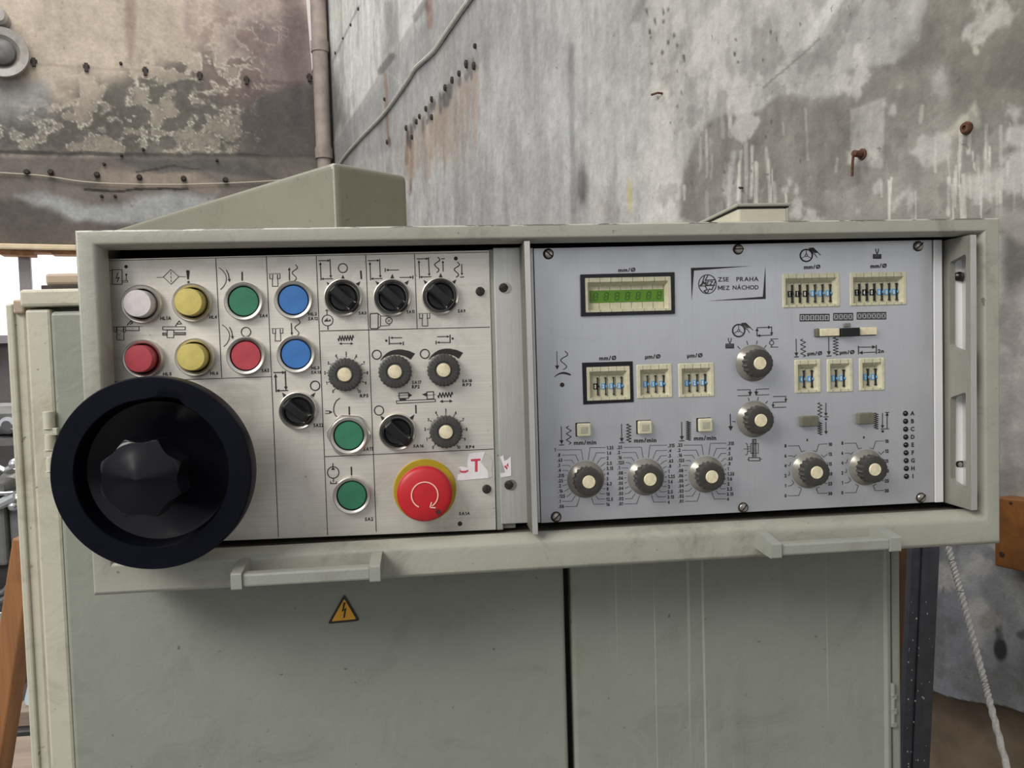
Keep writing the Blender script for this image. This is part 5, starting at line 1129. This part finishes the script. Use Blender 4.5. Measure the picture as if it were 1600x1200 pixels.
counter(WIN['A'], '0253', 1, 'thumbwheel counter in a black frame', True, 12.6, 5)
counter(WIN['B'], '110', 0, 'left one of the two plain three-digit counters', False, 12.6, 5)
counter(WIN['C'], '120', 0, 'right one of the two plain three-digit counters', False, 12.6, 5)
counter(WIN['D'], '110010', 3, 'left six-digit thumbwheel counter', False, 12.03, 4.5)
counter(WIN['E'], '140000', 3, 'right six-digit thumbwheel counter', False, 11.8, 4.5)
counter(WIN['F'], '44', 0, 'leftmost of the three two-digit counters', False, 12.4, 4.5)
counter(WIN['G'], '10', 0, 'middle one of the three two-digit counters', False, 12.2, 4.5)
counter(WIN['H'], '10', 0, 'rightmost of the three two-digit counters', False, 12.1, 4.5)
P = [W(*c, 0) for c in ((906.2, 429.2), (1053, 425.5), (1053.8, 490.5), (907.5, 494.5))]; m = MB(); m.prism([(p[0], p[2]) for p in P], -0.0022, 0.0004, 0, [winrect(WIN['Z'], 0.0004)])
df = build(m, 'display_frame', ['black'], rp, P[3], 0.0005)
o, B, Fl, fl_, dp = recessed('digital_display', ((912.5, 434), (1048, 430.8), (1048.8, 485.8), (913.5, 489.4)), 5, 'green seven-digit display in a beige bezel', 0.0018, -0.0050, slope_px=4)
sc_ = mpp(980, 460); lx0, lx1 = float(W(921, 460, -fl_)[0]), float(W(1037, 460, -fl_)[0]); lz1, lz0 = float(W(979, 453, -fl_)[2]), float(W(979, 472, -fl_)[2])
m = MB(); m.box((lx0, -fl_-0.0004, lz0), (lx1, -fl_, lz1)); lcd = build(m, 'display_glass', ['lcd'], o, (lx0, 0, lz0)); lcd['label'] = 'green display window'
g = MB()
for k in range(8):
    x = float(W(820+(472+(k-1)*68.0)/4+ (17 if False else 0), 460, -dp)[0])
    if B[0]+0.002 < x < B[1]-0.002:
        for za, zb_, y in ((B[2]+0.0006, Fl[2]-0.001, -dp-0.0001), (Fl[3]+0.0018, B[3]-0.0006, -dp-0.0001), (Fl[2], lz0, -fl_-0.0001), (lz1, Fl[3], -fl_-0.0001)): g.box((x-0.0002, y, za), (x+0.0002, y+0.0001, zb_))
j = build(g, 'module_joint', ['grey_btn'], o, (B[0], 0, B[2])); j['kind'] = 'stuff'
for k in range(7):
    m = MB(); xc = lx0+(lx1-lx0)*(k+0.56)/7; zc = (lz0+lz1)/2; hw, hh, t_, sk = 2.9*sc_, 5.6*sc_, 1.1*sc_, 0.14
    y = -fl_-0.0006; pt = lambda a, b: (xc+a+b*sk, y, zc+b)
    for (ax, az), (bx, bz) in (((-hw, hh), (hw, hh)), ((-hw, 0), (hw, 0)), ((-hw, -hh), (hw, -hh))): m.add([pt(ax+t_*0.7, az-t_/2), pt(bx-t_*0.7, bz-t_/2), pt(bx-t_*0.7, bz+t_/2), pt(ax+t_*0.7, az+t_/2)], [(0, 1, 2, 3)])
    for sx in (-hw, hw):
        for za, zb_ in ((0.4*t_, hh-0.4*t_), (-hh+0.4*t_, -0.4*t_)): m.add([pt(sx-t_/2, za), pt(sx+t_/2, za), pt(sx+t_/2, zb_), pt(sx-t_/2, zb_)], [(0, 1, 2, 3)])
    d_ = build(m, 'display_digit', ['lcd_seg'], o, (xc, 0, zc)); d_['kind'] = 'thing'

# ------------------------------------------------------------------ boxes standing on the cabinet, behind the console
zr = zt1+0.0002
pc = W(520.5, 251.5, 0.30); top = float(pc[2]); dl = np.array([math.sin(math.radians(-42)), math.cos(math.radians(-42)), 0]); dr = np.array([-dl[1]*-1, -dl[0]*1, 0]); dr = np.array([math.cos(math.radians(-42)), -math.sin(math.radians(-42)), 0])
def xat(d, L): return float(proj(pc+d*L)[0])
Lr = next(l for l in np.arange(0.02, 1.0, 0.002) if xat(dr, l) >= 636); Ll = next(l for l in np.arange(0.05, 3.0, 0.01) if xat(dl, l) <= 172)
b0 = np.array([pc[0], pc[1], zr]); hgt = top-zr
m = MB(); c4 = [b0, b0+dr*Lr, b0+dr*Lr+dl*Ll, b0+dl*Ll]; m.hexa([*c4, *[q+np.array([0, 0, hgt]) for q in c4]])
ho = thing('metal_hood', 'grey-green sheet metal box standing skewed on the cabinet, behind the console at left', 'box', b0+(dr*Lr+dl*Ll)/2); sh = build(m, 'shell', ['hood'], ho, b0, 0.009, seg=4)
m = MB(); q = b0+np.array([0, 0, 0]); e = dl*0.0016-dr*0.0; m.tube([b0+np.array([0, 0, 0.0])+(dl+dr)*0.0035, b0+np.array([0, 0, hgt-0.004])+(dl+dr)*0.0035], 0.0022, 0, 8); build(m, 'corner_seam', ['edge_strip'], ho, b0)
# lidded junction box
y = 0.206; a = W(1151, 322, y); b = W(1236, 326, y); zt_ = float((W(1151, 315, y)[2]+W(1236, 319, y)[2])/2); zl = float((W(1151, 322.5, y)[2]+W(1236, 325.5, y)[2])/2)
jb = thing('junction_box', 'small lidded grey box standing on the cabinet behind the right half of the console', 'box', ((a[0]+b[0])/2, y+0.15, zr))
m = MB(); m.box((a[0]+0.003, y+0.003, zr), (b[0]-0.003, y+0.33, zl)); build(m, 'body', ['cabinet_side'], jb, WL[jb], 0.003)
m = MB(); m.box((a[0], y, zl+0.0015), (b[0], y+0.335, zt_)); build(m, 'lid', ['edge_strip'], jb, WL[jb], 0.0015)
m = MB(); m.box((a[0]+0.002, y+0.002, zl), (b[0]-0.002, y+0.333, zl+0.0015)); build(m, 'seal', ['dark'], jb, WL[jb])

# ------------------------------------------------------------------ right: post, board, rope, wooden box
yp = 0.70; q0 = W(1447, 858, yp); q1 = W(1431.5, 1200, yp); d = (q1-q0)/np.linalg.norm(q1-q0); foot = q1+d*(q1[2]/-d[2]); topp = q0-d*0.55
hw_ = 21.5*mpp(1445, 900, yp); ax = np.array([1.0, 0, 0]); m = MB(); up_ = (topp-foot); cen = (topp+foot)/2
px_ = thing('steel_post', 'dark leaning steel channel post between the cabinet and the concrete wall', 'post', foot)
m.oriented(cen+np.array([0, 0.004, 0]), ax*hw_, (0, 0.004, 0), up_/2); build(m, 'web', ['post'], px_, foot, 0.001)
for sg in (-1, 1):
    m = MB(); m.oriented(cen+ax*(sg*(hw_-0.004))+np.array([0, 0.012, 0]), ax*0.004, (0, 0.005, 0), up_/2); build(m, 'flange', ['post'], px_, foot, 0.001)
m = MB(); m.oriented(cen-ax*hw_*0.1+np.array([0, -0.002, 0]), ax*hw_*0.26, (0, 0.003, 0), up_/2*0.999); build(m, 'rib', ['post'], px_, foot, 0.002)
fk = MB(); rr = random.Random(8)
for i in range(34):
    t = rr.random()**0.6; py = 880+t*318; px = 1447-(py-858)*0.045+rr.uniform(-20, 18); p = W(px, py, yp-0.0056); k = rr.uniform(0.0006, 0.0018); fk.add([(p[0]-k, p[1], p[2]-k), (p[0]+k, p[1], p[2]-k*1.4), (p[0]+k*0.8, p[1], p[2]+k*1.2), (p[0]-k*0.6, p[1], p[2]+k)], [(0, 1, 2, 3)])
o = build(fk, 'paint_fleck', ['fleck'], px_, foot); o['kind'] = 'stuff'
yb_ = 0.86; a = W(1398, 860, yb_); b = W(1450, 860, yb_); m = MB(); m.box((a[0]-0.02, yb_, 0), (b[0], yb_+0.03, 1.55)); tag(build(m, 'wooden_board', ['plank_dark'], None, (a[0], yb_, 0), 0.003), 'upright weathered brown board behind the dark steel post', 'board')
rpts = [W(1452, 742, 0.66)]+[W(px, py, y) for px, py, y in ((1481.5, 855, 0.62), (1503, 932, 0.58), (1533, 1046, 0.53), (1573.5, 1200, 0.46))]
e_ = rpts[-1]+(rpts[-1]-rpts[-2])*1.35; fl_pt = rpts[-1]+(e_-rpts[-1])*1.0; dd = rpts[-1]-rpts[-2]; rpts.append(rpts[-1]+dd*((rpts[-1][2]-0.006)/-dd[2]))
m = MB(); sp_ = smooth(rpts, 60); m.tube(sp_, 0.0052, 0, 12, twist=0.42); tag(build(m, 'rope', ['rope'], None, sp_[-1]), 'white twisted rope hanging slack in front of the oily concrete', 'rope')
p0, p1, p2, p3 = WW(1554, 777, 0.05), WW(1640, 786, 0.05), WW(1640, 903, 0.05), WW(1554, 884, 0.05); m = MB(); qs = [p3, p2, p1, p0]
m.hexa([qs[0], qs[1], qs[1]+NW*0.047, qs[0]+NW*0.047, qs[3], qs[2], qs[2]+NW*0.047, qs[3]+NW*0.047])
wbx = thing('wooden_box', 'varnished brown wooden box fixed to the concrete wall right of the console', 'box', p3); build(m, 'body', ['box_wood'], wbx, p3, 0.003)
m = MB(); k = WW(1565, 866, 0.051); m.lathe([(0.006, -0.003), (0.0055, 0.0006), (0.002, 0.0006)], 0, 12, (0, 0)); o = place('knot', m.mesh('knot', ['dark_iron']), wbx, k); o.rotation_euler.z = -TH-math.pi/2
m = MB(); k = WW(1579, 786, 0.051); m.lathe([(0.003, -0.003), (0.003, 0.0008), (0.001, 0.0012)], 0, 10); o = place('nail_head', m.mesh('nail_head', ['dark_iron']), wbx, k); o.rotation_euler.z = -TH-math.pi/2

# ------------------------------------------------------------------ left: plank, bench, grinding machine far behind
yl = 0.62; a = W(48, 838, yl); b = W(-12, 1230, yl); d = (b-a)/np.linalg.norm(b-a); foot = b+d*(b[2]/-d[2]); side = np.cross(d, (0, 1, 0)); side /= np.linalg.norm(side); hw_ = 17*mpp(20, 1000, yl)
m = MB(); m.oriented((a+foot)/2, side*hw_, (0, 0.025, 0), (a-foot)/2); m.v = [(x, y_, max(z, 0.0)) for x, y_, z in m.v]; tag(build(m, 'wooden_plank', ['plank'], None, foot, 0.003), 'orange-brown wooden plank leaning at the left side of the cabinet', 'plank')
ye = 1.25
bx0, bx1 = float(W(-60, 1160, ye)[0]), float(W(110, 1160, ye)[0]); zt_ = float(W(30, 1152, ye)[2]); zb_ = float(W(30, 1176, ye)[2])
bn = thing('work_bench', 'low teal-edged bench with dark top behind the leaning plank', 'bench', ((bx0+bx1)/2, ye+0.3, 0))
m = MB(); m.box((bx0, ye, zb_), (bx1, ye+0.6, zt_)); build(m, 'apron', ['teal'], bn, WL[bn], 0.008)
m = MB(); m.box((bx0, ye-0.004, zt_), (bx1, ye+0.6, zt_+0.016)); build(m, 'bench_top', ['machine_dark'], bn, WL[bn], 0.003)
for x in (bx0+0.03, bx1-0.03):
    for yy in (ye+0.04, ye+0.56): m = MB(); m.box((x-0.025, yy-0.025, 0), (x+0.025, yy+0.025, zb_)); build(m, 'leg', ['teal'], bn, (x, yy, 0), 0.003)
m = MB(); z0 = zt_+0.0165; zq = float(W(30, 1112, ye+0.02)[2]); m.box((float(W(8, 1130, ye)[0]), ye+0.02, z0), (float(W(100, 1130, ye)[0]), ye+0.30, zq)); tag(build(m, 'wooden_block', ['board'], None, (bx0+0.2, ye+0.1, z0), 0.003), 'greyish wooden block lying on the low teal bench', 'block')
m = MB(); xa, xb_, xc_ = float(W(19, 1112, ye)[0]), float(W(34, 1052, ye)[0]), float(W(100, 1050, ye)[0]); zq2 = float(W(34, 1040, ye+0.05)[2]); m.prism(rounded([(xa, zq), (xc_, zq), (xc_, zq2), (xb_, zq2)], 0.02), ye+0.05, ye+0.07); tag(build(m, 'plastic_panel', ['sheet_blue'], None, (xa, ye+0.05, zq), 0.002), 'pale blue panel with a rounded corner standing on the wooden block', 'panel')
ygr = 1.05; m = MB(); zp = float(W(20, 1182, ygr)[2]); xp0, xp1 = float(W(-20, 1190, ygr)[0]), float(W(95, 1190, ygr)[0]); m.hexa([(xp0, ygr-0.25, 0), (xp1, ygr-0.25, 0), (xp1, ygr+0.1, 0), (xp0, ygr+0.1, 0), (xp0, ygr-0.25, zp-0.05), (xp1, ygr-0.25, zp-0.03), (xp1, ygr+0.1, zp), (xp0, ygr+0.1, zp)]); tag(build(m, 'wooden_crate', ['board'], None, (xp0, ygr, 0), 0.004), 'dusty wooden crate low down behind the plank, below the teal bench', 'crate')
ym = 2.4; dM = ym+0.75
def gx(px): return float(W(px, 750, ym)[0])
def gz(py): return float(W(15, py, ym)[2])
gm = thing('grinding_machine', 'grey grinding machine with chrome levers far behind the cabinet at left', 'machine', (gx(0), ym+0.4, 0))
L0, L1 = gx(-220), gx(70); wl_ = WL[gm]
m = MB(); m.hexa([(L0, ym+0.1, 0), (L1-0.05, ym+0.1, 0), (L1-0.05, ym+0.9, 0), (L0, ym+0.9, 0), (L0, ym+0.05, gz(900)), (L1-0.05, ym+0.05, gz(880)), (L1-0.05, ym+0.9, gz(880)), (L0, ym+0.9, gz(900))]); build(m, 'base', ['machine_dark'], gm, wl_, 0.02)
m = MB(); m.hexa([(L0, ym, gz(884)), (gx(4), ym, gz(884)), (gx(4), ym+0.7, gz(884)), (L0, ym+0.7, gz(884)), (L0, ym, gz(790)), (gx(4), ym, gz(790)), (gx(4), ym+0.7, gz(790)), (L0, ym+0.7, gz(790))]); build(m, 'apron', ['machine'], gm, wl_, 0.012)
m = MB(); m.hexa([(gx(5), ym+0.02, gz(882)), (L1, ym+0.02, gz(850)), (L1, ym+0.7, gz(850)), (gx(5), ym+0.7, gz(882)), (gx(5), ym+0.02, gz(790)), (L1, ym+0.02, gz(790)), (L1, ym+0.7, gz(790)), (gx(5), ym+0.7, gz(790))]); build(m, 'front_cover', ['machine'], gm, wl_, 0.012)
m = MB(); m.box((L0, ym-0.03, gz(772)), (L1, ym+0.6, gz(766))); build(m, 'way_cover', ['bright_steel'], gm, wl_, 0.004)
m = MB(); m.box((L0, ym, gz(790)), (L1, ym+0.6, gz(772))); build(m, 'table', ['machine_dark'], gm, wl_, 0.004)
m = MB(); m.tube([(L0, ym-0.02, gz(784)), (gx(8), ym-0.03, gz(784)), (gx(34), ym-0.04, gz(773))], 0.022, 0, 10); build(m, 'rail', ['bright_steel'], gm, wl_)
m = MB(); m.box((L0, ym+0.15, gz(766)), (L1, ym+0.6, gz(690))); build(m, 'wheel_head', ['machine_dark'], gm, wl_, 0.03)
m = MB(); m.box((L0, ym+0.25, gz(690)), (L1, ym+0.6, gz(640))); build(m, 'guard', ['machine'], gm, wl_, 0.03)
for px, py, qx, qy in ((-6, 728, 8, 735), (8, 735, 24, 727)):
    m = MB(); m.tube([W(px, py, ym+0.05), W(qx, qy, ym+0.05)], 0.011, 0, 10); build(m, 'lever', ['bright_steel'], gm, W(px, py, ym))
def ball(p, r, mat, nm):
    m = MB(); m.lathe([(r*math.cos(t), r*math.sin(t)) for t in np.linspace(-1.55, 1.55, 11)], 0, 18); place(nm, m.mesh(nm, [mat]), gm, p)
for px, py in ((23, 725), (22, 790), (30, 778)): ball(W(px, py, ym-0.03), 0.022, 'bright_steel', 'lever_ball')
p = W(24, 755, ym+0.1); m = MB(); m.lathe([(0.05, 0), (0.052, 0.03), (0.03, 0.04), (0.02, 0.12)], 0, 24); place('hand_knob', m.mesh('hand_knob', ['machine']), gm, p)
p = W(22, 663, ym+0.25); m = MB(); m.lathe([(0.035, 0), (0.035, 0.05), (0.02, 0.06)], 0, 20); place('cover_cap', m.mesh('cover_cap', ['bright_steel']), gm, p)
for k in range(2):
    m = MB(); m.tube(smooth([W(-20, 925+k*14, ym), W(5, 925+k*12, ym), W(18, 908+k*14, ym), W(34, 884+k*16, ym)], 5), 0.012, 0, 8); build(m, 'hose', ['machine'], gm, W(5, 920, ym))
m = MB(); m.box((gx(-40), ym+0.02, gz(975)), (gx(15), ym+0.07, gz(958))); build(m, 'name_strip', ['bright_steel'], gm, wl_, 0.004)
